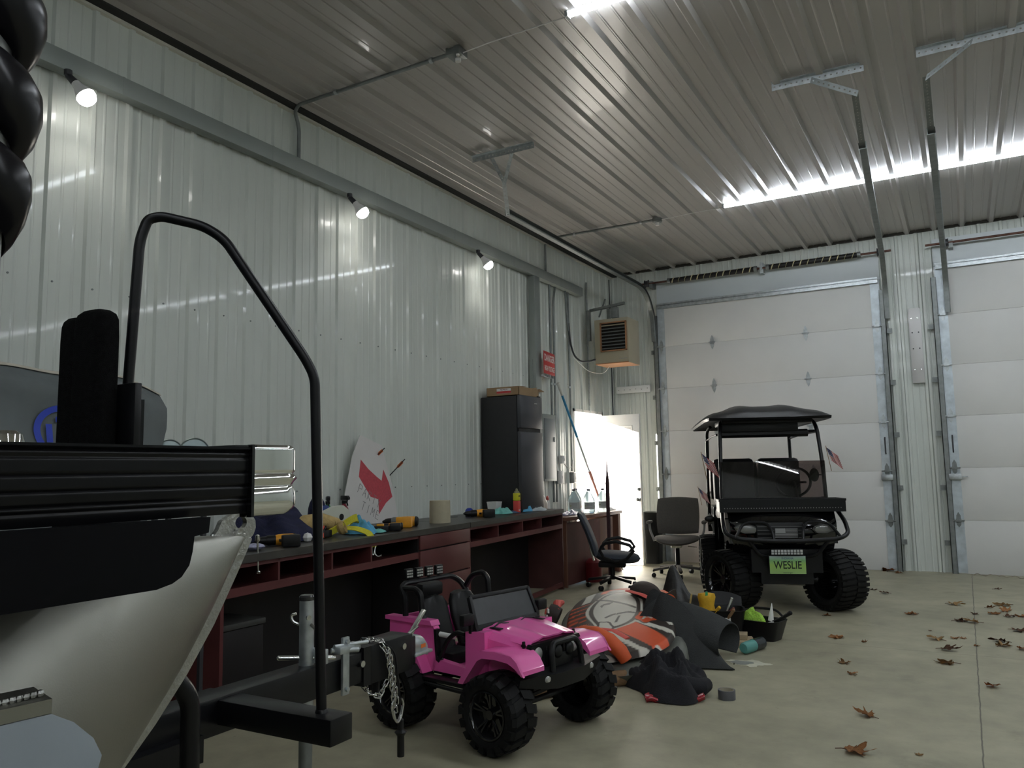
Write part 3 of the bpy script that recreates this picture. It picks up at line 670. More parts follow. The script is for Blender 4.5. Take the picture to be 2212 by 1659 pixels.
# ================================================================ off-road wheel builder (axis along local Y, centre at origin)
mRimG=mat('gloss_black_rim',(.012,.012,.013),.12,.5,coat=1)
def make_wheel(name,parent,c,R,w,rimr,side,lugs,chunk,spokes=5,steer=0):
    T=Matrix.Translation(V(c))@Matrix.Rotation(steer,4,'Z')
    b=B(); b.T=T; hw_=w/2; rt=R-chunk
    b.lathe([(rimr,-hw_*.78),(rimr+.01,-hw_*.92),((rimr+rt)/2,-hw_),(rt-.02*R/.27,-hw_*.93),(rt,-hw_*.72),(rt+.002,0),(rt,hw_*.72),(rt-.02*R/.27,hw_*.93),((rimr+rt)/2,hw_),(rimr+.01,hw_*.92),(rimr,hw_*.78)],(0,0,0),(0,1,0),n=48,caps=False)
    b.lathe([(rimr,-hw_*.78),(rimr-.001,0),(rimr,hw_*.78)],(0,0,0),(0,1,0),n=48,caps=False)
    for k in range(lugs):
        for s_ in (-1,1):
            a=2*PI*(k+(.5 if s_>0 else 0))/lugs; da=2*PI/lugs*.31; sk=.5*2*PI/lugs*.5
            pts=[]
            for rr in (rt-chunk*.4,R):
                for (yy,aa) in ((s_*hw_*.04,a-da+sk),(s_*hw_*.04,a+da+sk),(s_*hw_*.80,a+da*1.1),(s_*hw_*.80,a-da*1.1)):
                    q=rr-(chunk*.25 if abs(yy)>hw_*.5 else 0); pts.append((q*math.cos(aa),yy,q*math.sin(aa)))
            b.faces(pts,[(0,1,2,3),(4,7,6,5),(0,4,5,1),(1,5,6,2),(2,6,7,3),(3,7,4,0)])
            # side biter
            pts=[]
            for yy,q0,q1 in ((s_*hw_*.78,rt-chunk*2.2,R-chunk*.25),(s_*(hw_*1.03),rt-chunk*2.0,R-chunk*.9)):
                for q,aa in ((q0,a-da*.8),(q1,a-da),(q1,a+da),(q0,a+da*.8)): pts.append((q*math.cos(aa),yy,q*math.sin(aa)))
            b.faces(pts,[(0,1,2,3),(4,7,6,5),(0,4,5,1),(1,5,6,2),(2,6,7,3),(3,7,4,0)])
    tire=b.out(name,mRubber,parent,ang=30)
    b=B(); b.T=T; s_=side
    b.lathe([(rimr*.99,-s_*hw_*.7),(rimr*1.0,s_*hw_*.8),(rimr*1.03,s_*hw_*.90),(rimr*.97,s_*hw_*.92),(rimr*.9,s_*hw_*.8),(rimr*.86,s_*hw_*.35),(.001,s_*hw_*.25)],(0,0,0),(0,1,0),n=40,caps=False)
    b.lathe([(.001,s_*hw_*.66),(rimr*.2,s_*hw_*.66),(rimr*.24,s_*hw_*.55),(rimr*.26,s_*hw_*.2)],(0,0,0),(0,1,0),n=24,caps=False)
    for k in range(spokes):
        a=2*PI*k/spokes+.3
        for da in (-.13,.13):
            p0=V((rimr*.2*math.cos(a),s_*hw_*.52,rimr*.2*math.sin(a))); p1=V((rimr*.93*math.cos(a+da),s_*hw_*.72,rimr*.93*math.sin(a+da)))
            b.bar(p0,p1,rimr*.09,rimr*.09,up=(0,1,0),bev=rimr*.012)
    for k in range(20):
        a=2*PI*k/20; b.ball((rimr*.965*math.cos(a),s_*hw_*.92,rimr*.965*math.sin(a)),rimr*.018,n=6,m=4)
    b.out('rim',mRimG,tire,ang=40)
    return tire
# ================================================================ pink ride-on toy car
mPink=mat('pink_plastic',(.82,.13,.42),.3,0,.03,5,.02,60,coat=.5)
car=E('ride_on_toy_car',(-2.211,3.6405,0),math.atan2(-.20005,.97979),label='pink and black ride-on toy car with huge knobby wheels',cat='toy car')
for sx,cx in ((-1,-.325),(1,.335)):
    for sy in (-1,1): make_wheel('wheel',car,(cx,sy*.325,.182),.182,.17,.105,sy,18,.016)
SX=lambda a,c_,t:(a,t,c_)
b=B()
for s_ in (-1,1):
    # rear quarter panel, sill, cowl side
    b.prism([(-.495,.512),(-.17,.518),(-.150,.49),(-.142,.34),(-.15,.285),(-.20,.285),(-.25,.385),(-.38,.40),(-.45,.36),(-.50,.36)],SX,s_*.225,s_*.262)
    b.prism([(-.155,.345),(.09,.325),(.13,.285),(-.17,.285)],SX,s_*.225,s_*.262)
    b.prism([(.07,.32),(.072,.502),(.20,.512),(.20,.285),(.11,.285)],SX,s_*.20,s_*.262)
    b.prism([(-.52,.525),(-.17,.53),(-.155,.505),(-.52,.505)],SX,s_*.215,s_*.275)
b.box2((-.5,-.23,.285),(.2,.23,.305)); b.box2((-.50,-.25,.33),(-.475,.25,.515))
b.loft([[(x,-w,.285),(x,-w,z-.03),(x,-w+.025,z),(x,w-.025,z),(x,w,z-.03),(x,w,.285)] for x,w,z in ((.08,.245,.505),(.20,.235,.508),(.30,.21,.49),(.405,.185,.462))])
b.out('body',mPink,car,ang=30)
b=B(); b.grid(lambda u_,v_:(.10+.315*u_,(v_-.5)*2*(.225-.045*u_),.512-.035*u_**1.6+.012*(1-(2*v_-1)**2)-(.02 if v_<.001 or v_>.999 else 0)+.006*math.exp(-((abs(v_-.5)-.22)/.05)**2)),14,24,thick=.008)
b.out('hood',mPink,car,ang=50)
for s_ in (-1,1):
    b=B(); b.box((.19,s_*.165,.517),(.07,.025,.004),bev=.001); b.out('hood_vent',mBlackP,car)
    b=B(); o=[(.10,.28),(.135,.33),(.205,.425),(.245,.447),(.34,.455),(.44,.448),(.475,.425),(.50,.385)]; i_=[(.50,.365),(.455,.40),(.42,.415),(.34,.42),(.26,.415),(.23,.40),(.165,.32),(.135,.28)]
    b.prism(o+i_,SX,s_*.18,s_*.345); 
    b.prism(o+[(.515,.365)]+i_[1:],SX,s_*.335,s_*.348) ; b.out('fender',mPink,car,ang=30)
    b=B(); b.prism([(-.17,.28),(-.235,.39),(-.27,.415),(-.40,.42),(-.46,.39),(-.50,.33),(-.485,.325),(-.445,.365),(-.39,.39),(-.28,.388),(-.25,.37),(-.195,.28)],SX,s_*.24,s_*.325); b.out('fender',mPink,car,ang=30)
    b=B(); b.box((-.02,s_*.30,.262),(.30,.07,.02),bev=.006); b.tube([(-.16,s_*.27,.265),(-.155,s_*.325,.24),(.12,s_*.325,.235),(.13,s_*.27,.26)],.011,n=8,fil=.03); b.out('side_step',mBlackP,car)
    b=B(); b.box((.39,s_*.195,.463),(.012,.014,.04),bev=.003); b.box((.39,s_*.197,.463),(.018,.01,.012)); b.out('hood_latch',mBlackP,car)
    b=B(); b.box((.105,s_*.285,.565),(.035,.075,.055),bev=.008); b.box((.105,s_*.25,.525),(.02,.03,.06),bev=.004); b.out('side_mirror',mBlackP,car)
    b=B(); b.prism([(-.15,.49),(-.135,.34),(-.115,.33),(-.105,.345),(-.125,.36),(-.132,.49)],SX,s_*.24,s_*.268); b.tube([(-.12,s_*.25,.35),(-.06,s_*.25,.45),(.0,s_*.25,.49),(.06,s_*.25,.485)],.012,n=8,fil=.04); b.out('door_bar',mBlackP,car)
# windshield: frame and pane leaning back
b=B(); R_=Matrix.Translation((.125,0,.505))@Matrix.Rotation(-.38,4,'Y'); b.T=R_
b.box((0,0,.012),(.02,.49,.03),bev=.004); b.box((0,0,.165),(.02,.45,.02),bev=.004)
for s_ in (-1,1): b.bar((0,s_*.237,.01),(0,s_*.222,.168),.022,.022,up=(1,0,0),bev=.004)
b.out('windshield_frame',mBlackP,car)
b=B(); b.T=R_; b.box((0,0,.09),(.006,.45,.15)); b.out('windshield',mat('smoked_panel',(.03,.032,.034),.3,0,.1,30),car)
b=B()
for y in (-.1,.1): b.tube([(.165,y-.06,.515),(.15,y,.528),(.16,y+.06,.52)],.004,n=6)
b.out('wiper',mBlackP,car)
# grille, headlights, bumper with bull bar
b=B(); b.T=Matrix.Translation((.405,0,0)); b.prism([(-.195,.35),(-.20,.44),(-.185,.468),(.185,.468),(.20,.44),(.195,.35),(.16,.30),(-.16,.30)],lambda a,c_,t:(t,a,c_),0,.028)
for k in range(7):
    y=-.078+.026*k; b.box((.030,y,.40),(.006,.010,.09),bev=.002)
b.out('grille',mBlackP,car)
mLens=mat('clear_lens',(.45,.45,.43),.15,.3,coat=1)
for s_ in (-1,1):
    b=B(); b.lathe([(.001,.036),(.02,.034),(.032,.028),(.034,.02),(.034,0)],(.405,s_*.140,.42),(1,0,0)); b.out('headlight',mLens,car)
    b=B(); b.lathe([(.001,.022),(.012,.02),(.017,.012),(.018,0)],(.50,s_*.17,.325),(1,0,0)); b.out('fog_light',mLens,car)
b=B(); b.loft([[(x0,y,z0),(x1,y,z0+.005),(x1+.01,y,z1-.015),(x0+.02,y,z1)] for y,x0,x1,z0,z1 in ((-.315,.42,.46,.30,.355),(-.20,.42,.50,.28,.36),(-.10,.42,.52,.265,.355),(.10,.42,.52,.265,.355),(.20,.42,.50,.28,.36),(.315,.42,.46,.30,.355))]); b.out('bumper',mBlackP,car)
b=B(); b.tube([(.50,-.115,.34),(.49,-.11,.43),(.48,-.085,.468),(.48,.085,.468),(.49,.11,.43),(.50,.115,.34)],.014,n=10,fil=.03); b.out('bull_bar',mBlackP,car)
b=B(); 
for y in (-.045,.045): b.ball((.478,y,.425),(.016,.028,.032),n=14,m=8)
b.box((.47,0,.385),(.01,.16,.06),bev=.004)
b.out('lamp_pod',mBlackP,car)
for s_ in (-1,1):
    b=B(); b.loft([[(-.30+dx,s_*.11+w*math.copysign(abs(math.cos(a))**.6,math.cos(a)),z) if 0 else (-.30+dx+.035*math.sin(a),s_*.11+w*math.copysign(abs(math.cos(a))**.6,math.cos(a)),z) for a in [2*PI*j/24 for j in range(24)]] for z,w,dx in ((.31,.085,.06),(.40,.095,.04),(.50,.10,.0),(.58,.095,-.02),(.615,.07,-.03),(.625,.03,-.03))]); b.box((-.18,s_*.11,.335),(.2,.18,.06),bev=.015); b.out('seat',mBlackP,car)
b=B(); b.box((-.36,-.1,.655),(.07,.16,.075),bev=.02); b.out('headrest',mBlackP,car)
b=B(); b.tube([(-.40,-.235,.50),(-.40,-.235,.62),(-.43,-.235,.668),(-.45,-.20,.685),(-.455,.16,.69),(-.44,.215,.66),(-.40,.235,.60),(-.37,.235,.50)],.016,n=10,fil=.05)
b.tube([(-.44,-.225,.665),(-.32,-.235,.672),(-.28,-.235,.65),(-.27,-.235,.56),(-.25,-.235,.51)],.016,n=10,fil=.04)
b.tube([(-.40,.225,.63),(-.36,.235,.695),(-.27,.235,.715),(-.235,.235,.68),(-.225,.235,.52)],.016,n=10,fil=.04)
b.out('roll_cage',mBlackP,car)
for k in range(4):
    b=B(); b.box((-.455,-.165+.075*k,.735),(.02,.055,.055),bev=.004); b.box((-.455,-.165+.075*k,.70),(.012,.012,.02)); o=b.out('roof_light',mBlackP,car)
    b=B()
    for i in range(3):
        for j in range(3): b.box((-.4435,-.165+.075*k-.015+.015*i,.72+.015*j),(.003,.012,.009))
    b.out('light_grid',mLens,o)
b=B(); b.tube([(.02+.02*math.sin(a),.10+.075*math.cos(a),.48+.06*math.sin(a)) for a in [2*PI*j/20 for j in range(20)]],.010,n=8,closed=True); b.bar((.02,.03,.48),(.02,.17,.48),.02,.02); b.cyl((.02,.10,.48),(.09,.10,.44),.015); b.out('steering_wheel',mBlackP,car)
b=B(); b.cyl((-.16,-.245,.465),(-.05,-.215,.455),.013); b.box((.0,-.1,.36),(.03,.12,.10),rot=Matrix.Rotation(.4,3,'Y'),bev=.004); b.out('white_tube',mWhite,car)
b=B(); b.cyl((.335,-.25,.18),(.335,.25,.18),.014); b.cyl((-.325,-.25,.18),(-.325,.25,.18),.014); b.box((0,0,.25),(.7,.16,.08)); b.bar((.30,-.2,.18),(.42,-.05,.25),.015,.015); b.out('chassis',mBlackP,car)
# ================================================================ black golf cart
ct=E('golf_cart',(-1.8102,8.3852,0),math.radians(-69.3165),label='black lifted golf cart with green WESLIE plate in front of left garage door',cat='golf cart')
GB=mBlackG
for cx,st in ((.85,math.radians(30)),(-.85,0)):
    for sy in (-1,1): make_wheel('wheel',ct,(cx,sy*.45,.27),.27,.29 if cx>0 else .28,.17,sy,34,.013,spokes=6,steer=st)
# front cowl: lofted across X from dash to nose
def cowl(u_,v_):
    # u 0..1 over the top from dash edge down to the nose, v across
    y=(v_-.5)*2; pr_=[(.60,1.0),(.74,.975),(.90,.93),(1.02,.87),(1.10,.80),(1.13,.72),(1.12,.62),(1.06,.52)]
    q=u_*(len(pr_)-1); i=min(int(q),len(pr_)-2); fr=q-i; fr=fr*fr*(3-2*fr) if 0 else fr
    x=pr_[i][0]*(1-fr)+pr_[i+1][0]*fr; z=pr_[i][1]*(1-fr)+pr_[i+1][1]*fr
    w=.47-.05*max(0,u_-.3); x-=.13*abs(y)**3*min(1,u_*1.6); z-=.05*abs(y)**4*(1-u_)
    return (x,y*w,z)
b=B(); b.grid(cowl,24,32,thick=.02); b.out('cowl',GB,ct,ang=60)
b=B()
for s_ in (-1,1):
    b.prism([(.60,1.0),(.90,.90),(.98,.78),(.99,.60),(.93,.60),(.85,.62),(.70,.60),(.62,.52),(.55,.38),(.50,.38),(.50,.95)],SX,s_*.43,s_*.465)
    # rear body side
    b.prism([(-.40,.75),(-1.15,.78),(-1.25,.70),(-1.22,.55),(-1.15,.55),(-1.08,.62),(-.85,.66),(-.62,.62),(-.54,.50),(-.48,.38),(-.36,.38)],SX,s_*.42,s_*.47)
b.box2((-.5,-.45,.36),(.62,.45,.40)); b.box2((-1.22,-.43,.60),(-.40,.43,.74)); b.box2((-.40,-.43,.38),(-.36,.43,.74))
b.out('body_panel',GB,ct,ang=30)
b=B(); b.box((.60,0,.93),(.16,.88,.12),bev=.02); b.out('dashboard',mBlackP,ct)
# seats
mSeat=mat('black_vinyl',(.008,.008,.009),.4,0,spec=.3)
b=B(); b.box((-.20,0,.80),(.48,.90,.12),bev=.04); b.out('seat_cushion',mSeat,ct)
for s_ in (-1,1):
    b=B(); b.box((-.47,s_*.235,1.13),(.10,.44,.50),rot=Matrix.Rotation(-.12,3,'Y'),bev=.045); b.out('seat_back',mSeat,ct)
    b=B(); b.box((-.93,s_*.235,1.13),(.10,.44,.42),rot=Matrix.Rotation(.1,3,'Y'),bev=.045); b.out('seat_back',mSeat,ct)
b=B(); b.box((-1.12,0,.80),(.40,.86,.10),bev=.03); b.out('seat_cushion',mSeat,ct)
b=B(); b.box2((-1.55,-.43,.36),(-1.25,.43,.39)); b.tube([(-1.2,-.45,.80),(-1.30,-.47,.95),(-.95,-.47,1.0)],.014); b.tube([(-1.2,.45,.80),(-1.30,.47,.95),(-.95,.47,1.0)],.014); b.out('foot_rest',mBlackM,ct)
# roof with a domed moulded top
def roof(u_,v_):
    x=.60-2.15*u_; y=(v_-.5)*2; e=min(1,min(u_,1-u_)*9); ey=min(1,(1-abs(y))*7)
    k=math.sin(PI*min(1,max(0,u_)))**.6; z=1.735+.045*e**.5*ey**.5+.115*(1-y*y)*k
    z+=.028*math.exp(-((abs(y)-.38)/.16)**2)*math.sin(PI*u_)**.5-.02*math.exp(-((y)/.12)**2)*e*0
    z+=.04*u_*0
    w=.585-.02*(1-e); return (x,y*w,z)
b=B(); b.grid(roof,44,36,thick=.028); b.out('roof',mBlackP,ct,ang=60)
b=B(); b.box((.08,0,1.735),(.7,.86,.05),bev=.01); b.box((.32,-.07,1.685),(.14,.74,.11),bev=.01); b.out('roof_console',mBlackP,ct)
b=B(); b.loft([[(x+.26,y,z) for x,z in ((0,1.585),(.05,1.575),(.09,1.60),(.09,1.63),(.04,1.65),(0,1.64))] for y in (-.44,.40)]); b.cyl((.30,-.48,1.61),(.30,.47,1.63),.012,n=8); b.out('sound_bar',mBlackP,ct)
for s_ in (-1,1):
    b=B(); b.tube([(.60,s_*.475,.95),(.55,s_*.47,1.30),(.47,s_*.455,1.64),(.40,s_*.44,1.72),(.30,s_*.42,1.74)],.019,n=12,fil=.08); b.out('roof_strut',mBlackM,ct)
    b=B(); b.tube([(-1.05,s_*.46,.75),(-.98,s_*.46,1.3),(-.98,s_*.455,1.70),(-.90,s_*.42,1.75)],.019,n=12,fil=.06); b.tube([(-.98,s_*.46,1.60),(-.2,s_*.46,1.62),(.47,s_*.45,1.61)],.009,n=8); b.out('roof_strut',mBlackM,ct)
mTint=mat('smoked_glass',(.20,.16,.155),.01,0,trans=1,ior=1.5)
b=B(); b.grid(lambda u_,v_:(.642-.036*u_+.025*(1-(2*v_-1)**2),(v_-.5)*.955,.99+.345*u_),8,16,thick=.005); b.out('windshield',mTint,ct,ang=60)
b=B(); b.bar((.645,-.48,.985),(.645,.48,.985),.02,.02); b.out('windshield_seal',mBlackP,ct)
# front basket
b=B(); x0,x1=.74,1.02
for a,c_ in (((x0,-.54),(x1,-.54)),((x1,-.54),(x1,.54)),((x1,.54),(x0,.54)),((x0,.54),(x0,-.54))): b.bar((*a,.985),(*c_,.985),.02,.02)
b.box((x1,0,.93),(.008,1.08,.10)); b.box(((x0+x1)/2,-.54,.93),(x1-x0,.008,.10)); b.box(((x0+x1)/2,.54,.93),(x1-x0,.008,.10)); b.box(((x0+x1)/2,0,.885),(x1-x0,1.08,.008)); b.box((x0,0,.93),(.008,1.08,.10))
b.out('cargo_basket',mBlackM,ct)
b=B()
for k in range(44): b.cyl((x1+.0045,-.50+k*.0233,.915),(x1+.0055,-.50+k*.0233,.915),.0045,n=6)
b.out('basket_perforation',mat('pale_punched_hole',(.25,.25,.24),.5),ct)
# brush guard and bumper tubes
b=B(); b.tube([(.80,-.50,.88),(1.00,-.52,.80),(1.16,-.52,.70),(1.24,-.42,.66),(1.27,-.12,.645),(1.27,.12,.645),(1.24,.42,.66),(1.16,.52,.70),(1.00,.53,.80),(.80,.52,.88)],.019,n=12,fil=.07)
for s_ in (-1,1):
    b.tube([(1.23,s_*.44,.67),(1.17,s_*.37,.78),(1.16,s_*.30,.80),(1.17,s_*.17,.795),(1.22,s_*.13,.74),(1.265,s_*.12,.645)],.013,n=10,fil=.03)
    b.tube([(1.25,s_*.33,.65),(1.20,s_*.24,.52),(1.16,s_*.14,.50)],.016,n=10,fil=.05)
b.bar((1.16,-.2,.50),(1.16,.2,.50),.03,.03)
b.out('brush_guard',mBlackM,ct)
mGrill=mat('grille_silver',(.3,.3,.3),.4,.7)
b=B(); b.box((1.135,-.05,.715),(.03,.40,.16),bev=.008); b.out('grille',mBlackP,ct)
b=B()
for k in range(4): b.box((1.152,-.05,.665+.032*k),(.004,.38,.006))
b.out('grille_slat',mat('grille_slat_grey',(.12,.12,.12),.35,.5),ct)
b=B(); b.box((1.165,.0,.705),(.004,.20,.085)); fl=b.out('flag_emblem',mBlackP,ct,label='black and grey flag plate on the grille')
b=B()
for k in range(7): b.box((1.169,.0+(.045 if k>3 else 0),.670+k*.0118),(.002,.19-(.09 if k>3 else 0),.0055))
b.box((1.169,-.05,.727),(.002,.085,.038)); b.out('flag_stripe',mat('brushed_flag_grey',(.30,.30,.30),.5),fl)
mHL=mat('headlamp_lens',(.17,.17,.16),.1,.2,coat=1)
for s_ in (-1,1):
    b=B(); cy=s_*.33
    b.loft([[(1.10+dx,cy+s_*sy*q*.85,.735+sz*q*.8) for sy,sz in ((-.12,-.01),(-.09,-.045),(.02,-.05),(.10,-.02),(.12,.02),(.07,.05),(-.04,.05),(-.11,.02))] for dx,q in ((-.05,1),(.02,1),(.04,.85),(.045,.4))]); b.out('headlight',mHL,ct)
b=B(); b.box((1.245,-.02,.552),(.045,.26,.05),bev=.005); b.out('led_light_bar',mBlackP,ct)
b=B()
for k in range(10):
    for j in (0,1): b.box((1.269,-.14+k*.0265,.541+.022*j),(.003,.020,.017))
b.out('light_bar_lens',mat('light_bar_clear',(.55,.56,.56),.3,.3),ct)
# licence plate
mPl=mat('plate_green',(.22,.55,.10),.4); 
n=mPl.node_tree; p=n.nodes['Principled BSDF']; tc=n.nodes.new('ShaderNodeTexCoord'); sp=n.nodes.new('ShaderNodeSeparateXYZ'); cr=n.nodes.new('ShaderNodeValToRGB')
n.links.new(tc.outputs['Generated'],sp.inputs[0]); n.links.new(sp.outputs['Z'],cr.inputs[0]); n.links.new(cr.outputs[0],p.inputs['Base Color'])
cr.color_ramp.elements[0].color=(.33,.50,.20,1); cr.color_ramp.elements[1].color=(.42,.50,.50,1); e_=cr.color_ramp.elements.new(.5); e_.color=(.33,.54,.12,1); e_=cr.color_ramp.elements.new(.75); e_.color=(.20,.42,.16,1)
b=B(); b.box((1.235,-.015,.44),(.004,.30,.152),bev=.0015); pl=b.out('license_plate',mPl,ct,label='green license plate reading WESLIE')
ax_=axes((0,1,0),(0,0,1)); mInk=mat('plate_ink',(.01,.02,.01),.5)
text('plate_text','WESLIE',.092,mInk,pl,(1.2378,-.015,.437),ax_,sx=.78,bold=.0012)
text('plate_text','INDIANA',.024,mat('plate_blue_grey',(.12,.16,.25),.5),pl,(1.2378,-.015,.495),ax_,bold=.0003)
text('plate_text','www.in.gov',.017,mInk,pl,(1.2378,-.015,.375),ax_)
b=B(); b.box((1.228,-.015,.44),(.006,.31,.162)); b.out('plate_frame',mBlackP,ct)
b=B(); b.cyl((.86,-.30,.27),(.86,.30,.27),.03); b.box2((-1.1,-.22,.26),(1.10,.22,.40)); b.box2((1.0,-.30,.36),(1.12,.30,.56)); b.bar((.86,.30,.27),(.95,.12,.45),.03,.03); b.bar((.86,-.30,.27),(.95,-.12,.45),.03,.03); b.cyl((-.85,-.3,.27),(-.85,.3,.27),.045); b.out('chassis',mBlackM,ct)
b=B(); b.cyl((1.0,.20,.45),(1.0,.26,.45),.018); b.cyl((.92,.17,.30),(.94,.22,.52),.016); b.cyl((.92,-.17,.30),(.94,-.22,.52),.016); b.out('shock_absorber',mSteel,ct)
b=B(); b.tube([(.42+.05*math.sin(a),.22+.16*math.cos(a),1.13+.14*math.sin(a)) for a in [2*PI*j/24 for j in range(24)]],.013,n=8,closed=True); b.cyl((.42,.22,1.13),(.56,.22,.98),.02); b.box((.42,.22,1.13),(.03,.1,.05)); b.bar((.42,.10,1.13),(.42,.34,1.13),.02,.02); b.out('steering_wheel',mBlackP,ct)
for s_ in (-1,1):
    b=B(); b.ball((.48,s_*.545,.80) if 0 else (.62,s_*.60 if s_<0 else .50,.80),(.02,.05,.03),n=12,m=8) if s_<0 else b.ball((.50,.40,1.20),(.015,.045,.065),n=14,m=8); b.bar((.60,-.47,.80),(.62,-.60,.80),.015,.015) if s_<0 else b.bar((.55,.47,1.20),(.50,.42,1.20),.01,.01); b.out('side_mirror',mBlackP,ct)
# small stick flags fixed to the struts: things of their own
mFR=mat('flag_red',(.45,.03,.04),.8); mFW=mat('flag_white',(.6,.58,.55),.8); mFB=mat('flag_blue',(.03,.04,.13),.8)
def stickflag(loc,ang,dirx,label,sc=1.0,lean=.25):
    t=E('stick_flag',loc,0,label=label,cat='flag',group='small flags on the golf cart')
    t.rotation_euler=(lean*0,0,ang); t.scale=(sc,sc,sc)
    b=B(); b.cyl((0,0,-.10),(dirx*-.04,0,.14),.003,n=8); b.out('stick',mat('flag_stick',(.25,.17,.09),.6),t)
    Lf,Hf=.14,.125
    def P(a,c_): # a along fly, c along hoist; flag droops down
        return V((dirx*(-.035+.04*(1-c_)+a*Lf*.72),.008*math.sin(a*9+c_*2),.125-(1-c_)*Hf-a*Lf*.62))
    for nm,mt_,cells in (('red_stripe',mFR,[(0 if k<6 else .42,1,k/13,(k+1)/13) for k in range(0,13,2)]),('white_stripe',mFW,[(0 if k<6 else .42,1,k/13,(k+1)/13) for k in range(1,13,2)]),('blue_canton',mFB,[(0,.42,6/13,1)])):
        b=B()
        for a0,a1,c0,c1 in cells: b.grid(lambda u_,v_:P(a0+(a1-a0)*u_,c0+(c1-c0)*v_),8,2,thick=.0006)
        b.out(nm,mt_,t,ang=60)
    b=B()
    for i in range(5):
        for j in range(4): b.box(P(.05+.08*i,.52+.12*j)+V((0,-.0015,0)),(.004,.001,.004))
    b.out('white_star',mFW,t)
def cl2w(x,y,z):
    a=math.radians(-69.3165); return (-1.8102+x*math.cos(a)-y*math.sin(a),8.3852+x*math.sin(a)+y*math.cos(a),z)
stickflag(cl2w(.5,-.60,1.28),.3,1,'small flag on the left side strut of the golf cart, upper of two',sc=1.15)
stickflag(cl2w(.5,.56,1.335),.3,1,'small flag on the right side of the golf cart windshield')
stickflag(cl2w(.5,-.66,1.0),.3,1,'small flag low on the left side of the golf cart',sc=.75)
# ================================================================ desks along the left wall
mTop=mat('dark_laminate',(.045,.042,.036),.38,0,.2,12,.03,200)
mRed=mat('red_brown_wood',(.095,.024,.023),.5,0,.15,6,.03,100,stretch=(1,.2,1))
mBrn=mat('brown_wood',(.16,.07,.045),.45,0,.2,8,.03,100,stretch=(1,1,.2))
mBlk=mat('black_board',(.008,.006,.006),.6,0,.2,5)
DA=math.atan(.107); DZT=.865
def dl(px,py):  # world -> desk local
    x=px+3.36; y=py-3.08; c_,s_=math.cos(-DA),math.sin(-DA); return (x*c_-y*s_,x*s_+y*c_)
def desk(name,Y0,Y1,label,divs,drawers=None,sideR=False):
    t=E(name,(-3.36,3.08,0),DA,label=label,cat='desk'); c_=1/math.cos(DA)
    y0,y1=(Y0-3.08)*c_,(Y1-3.08)*c_
    b=B(); w0=dl(XL+.03,Y0); w1=dl(XL+.03,Y1)
    b.prism([(0.012,y0),(0.012,y1),(w1[0],w1[1]),(w0[0],w0[1])],lambda a,q,z:(a,q,z),DZT-.042,DZT); b.out('desktop',mTop,t)
    b=B()
    b.box2((-.02,y0,.823),(-.004,y1,.80)); ends=[y0,y1]
    b.box2((-.02,y0+.0,.655),(-.004,y1 if not drawers else y1,.70)); b.box2((-.40,y0,.66),(-.02,y1,.68))
    for d in divs:
        d=(d-3.08)*c_; b.box2((-.40,d-.008,.68),(-.004,d+.008,.82))
    b.box2((-.03,y0,.03),(-.008,y1,.075)); b.out('cubby_frame',mRed,t)
    b=B(); b.box2((-.42,y0,.02),(-.41,y1,.82)); b.out('modesty_panel',mBlk,t)
    for q in (y0+.01,y1-.012):
        b=B(); b.box2((-.45,q-.012,.0),(-.004,q+.012,.823)); b.out('side_panel',mRed if not sideR or q<y1-.1 else mat('maroon_wood',(.07,.025,.022),.5,0,.15,6),t)
    if drawers:
        a,e=(drawers[0]-3.08)*c_,(drawers[1]-3.08)*c_
        b=B(); b.box2((-.40,a,.02),(-.006,e,.823)); b.out('drawer_case',mBlk,t)
        for z0,z1 in ((.715,.818),(.50,.705),(.27,.49),(.05,.26)):
            b=B(); b.box2((-.006,a+.012,z0),(.010,e-.008,z1),bev=.003); b.out('drawer_front',mRed,t)
    return t
desk('office_desk',2.86,5.66,'long dark topped desk with red drawers and cubbies along the left wall',[3.30,3.79,4.22],(4.83,5.66))
desk('office_desk',5.67,7.95,'dark topped desk with cubbies under the black refrigerator',[6.25,6.82,7.31],None,True)
# brown desk carrying the jugs
bd=E('wooden_desk',(-3.90,8.0,0),label='brown wooden desk by the side door carrying the jugs',cat='desk')
b=B(); b.box2((-.5,.02,.725),(.03,1.66,.765),bev=.003); b.out('desktop',mBrn,bd)
b=B(); b.box2((-.02,.06,.02),(0,1.0,.70)); b.out('panel',mat('maroon_panel',(.10,.03,.028),.5,0,.2,5),bd)
b=B(); b.box2((-.02,1.0,.02),(0.0,1.40,.70)); b.out('cabinet_door',mBrn,bd)
for y in (.05,1.62): b=B(); b.box2((-.46,y-.012,0),(0.01,y+.012,.725)); b.out('side_panel',mBrn,bd)
b=B(); b.box2((-.02,1.56,0),(.012,1.60,.725)); b.out('corner_post',mBrn,bd)
# ---------------------------------------------------------------- refrigerator, box
fr=E('refrigerator',(-4.19,7.38,DZT),label='black two door refrigerator standing on the far desk',cat='refrigerator')
mFr=mat('black_fridge_side',(.02,.02,.021),.55,0,.1,30,.1,200); mFd=mat('graphite_steel_door',(.09,.09,.10),.3,.7,.05,3,.02,200,stretch=(1,1,.1))
b=B(); b.box2((-.23,-.24,0),(.20,.24,1.20),bev=.006); b.out('body',mFr,fr)
b=B(); b.box2((.205,-.24,.865),(.25,.24,1.205),bev=.008); b.out('freezer_door',mFd,fr)
b=B(); b.box2((.205,-.24,.03),(.25,.24,.825),bev=.008); b.out('fridge_door',mFd,fr)
b=B(); b.box2((.205,-.235,.825),(.225,.235,.865)); b.box2((.20,-.24,.01),(.23,.24,.03)); b.out('handle_recess',mBlackP,fr)
b=B(); b.box((.2515,.09,1.13),(.002,.06,.008)); b.out('badge',mSteel,fr)
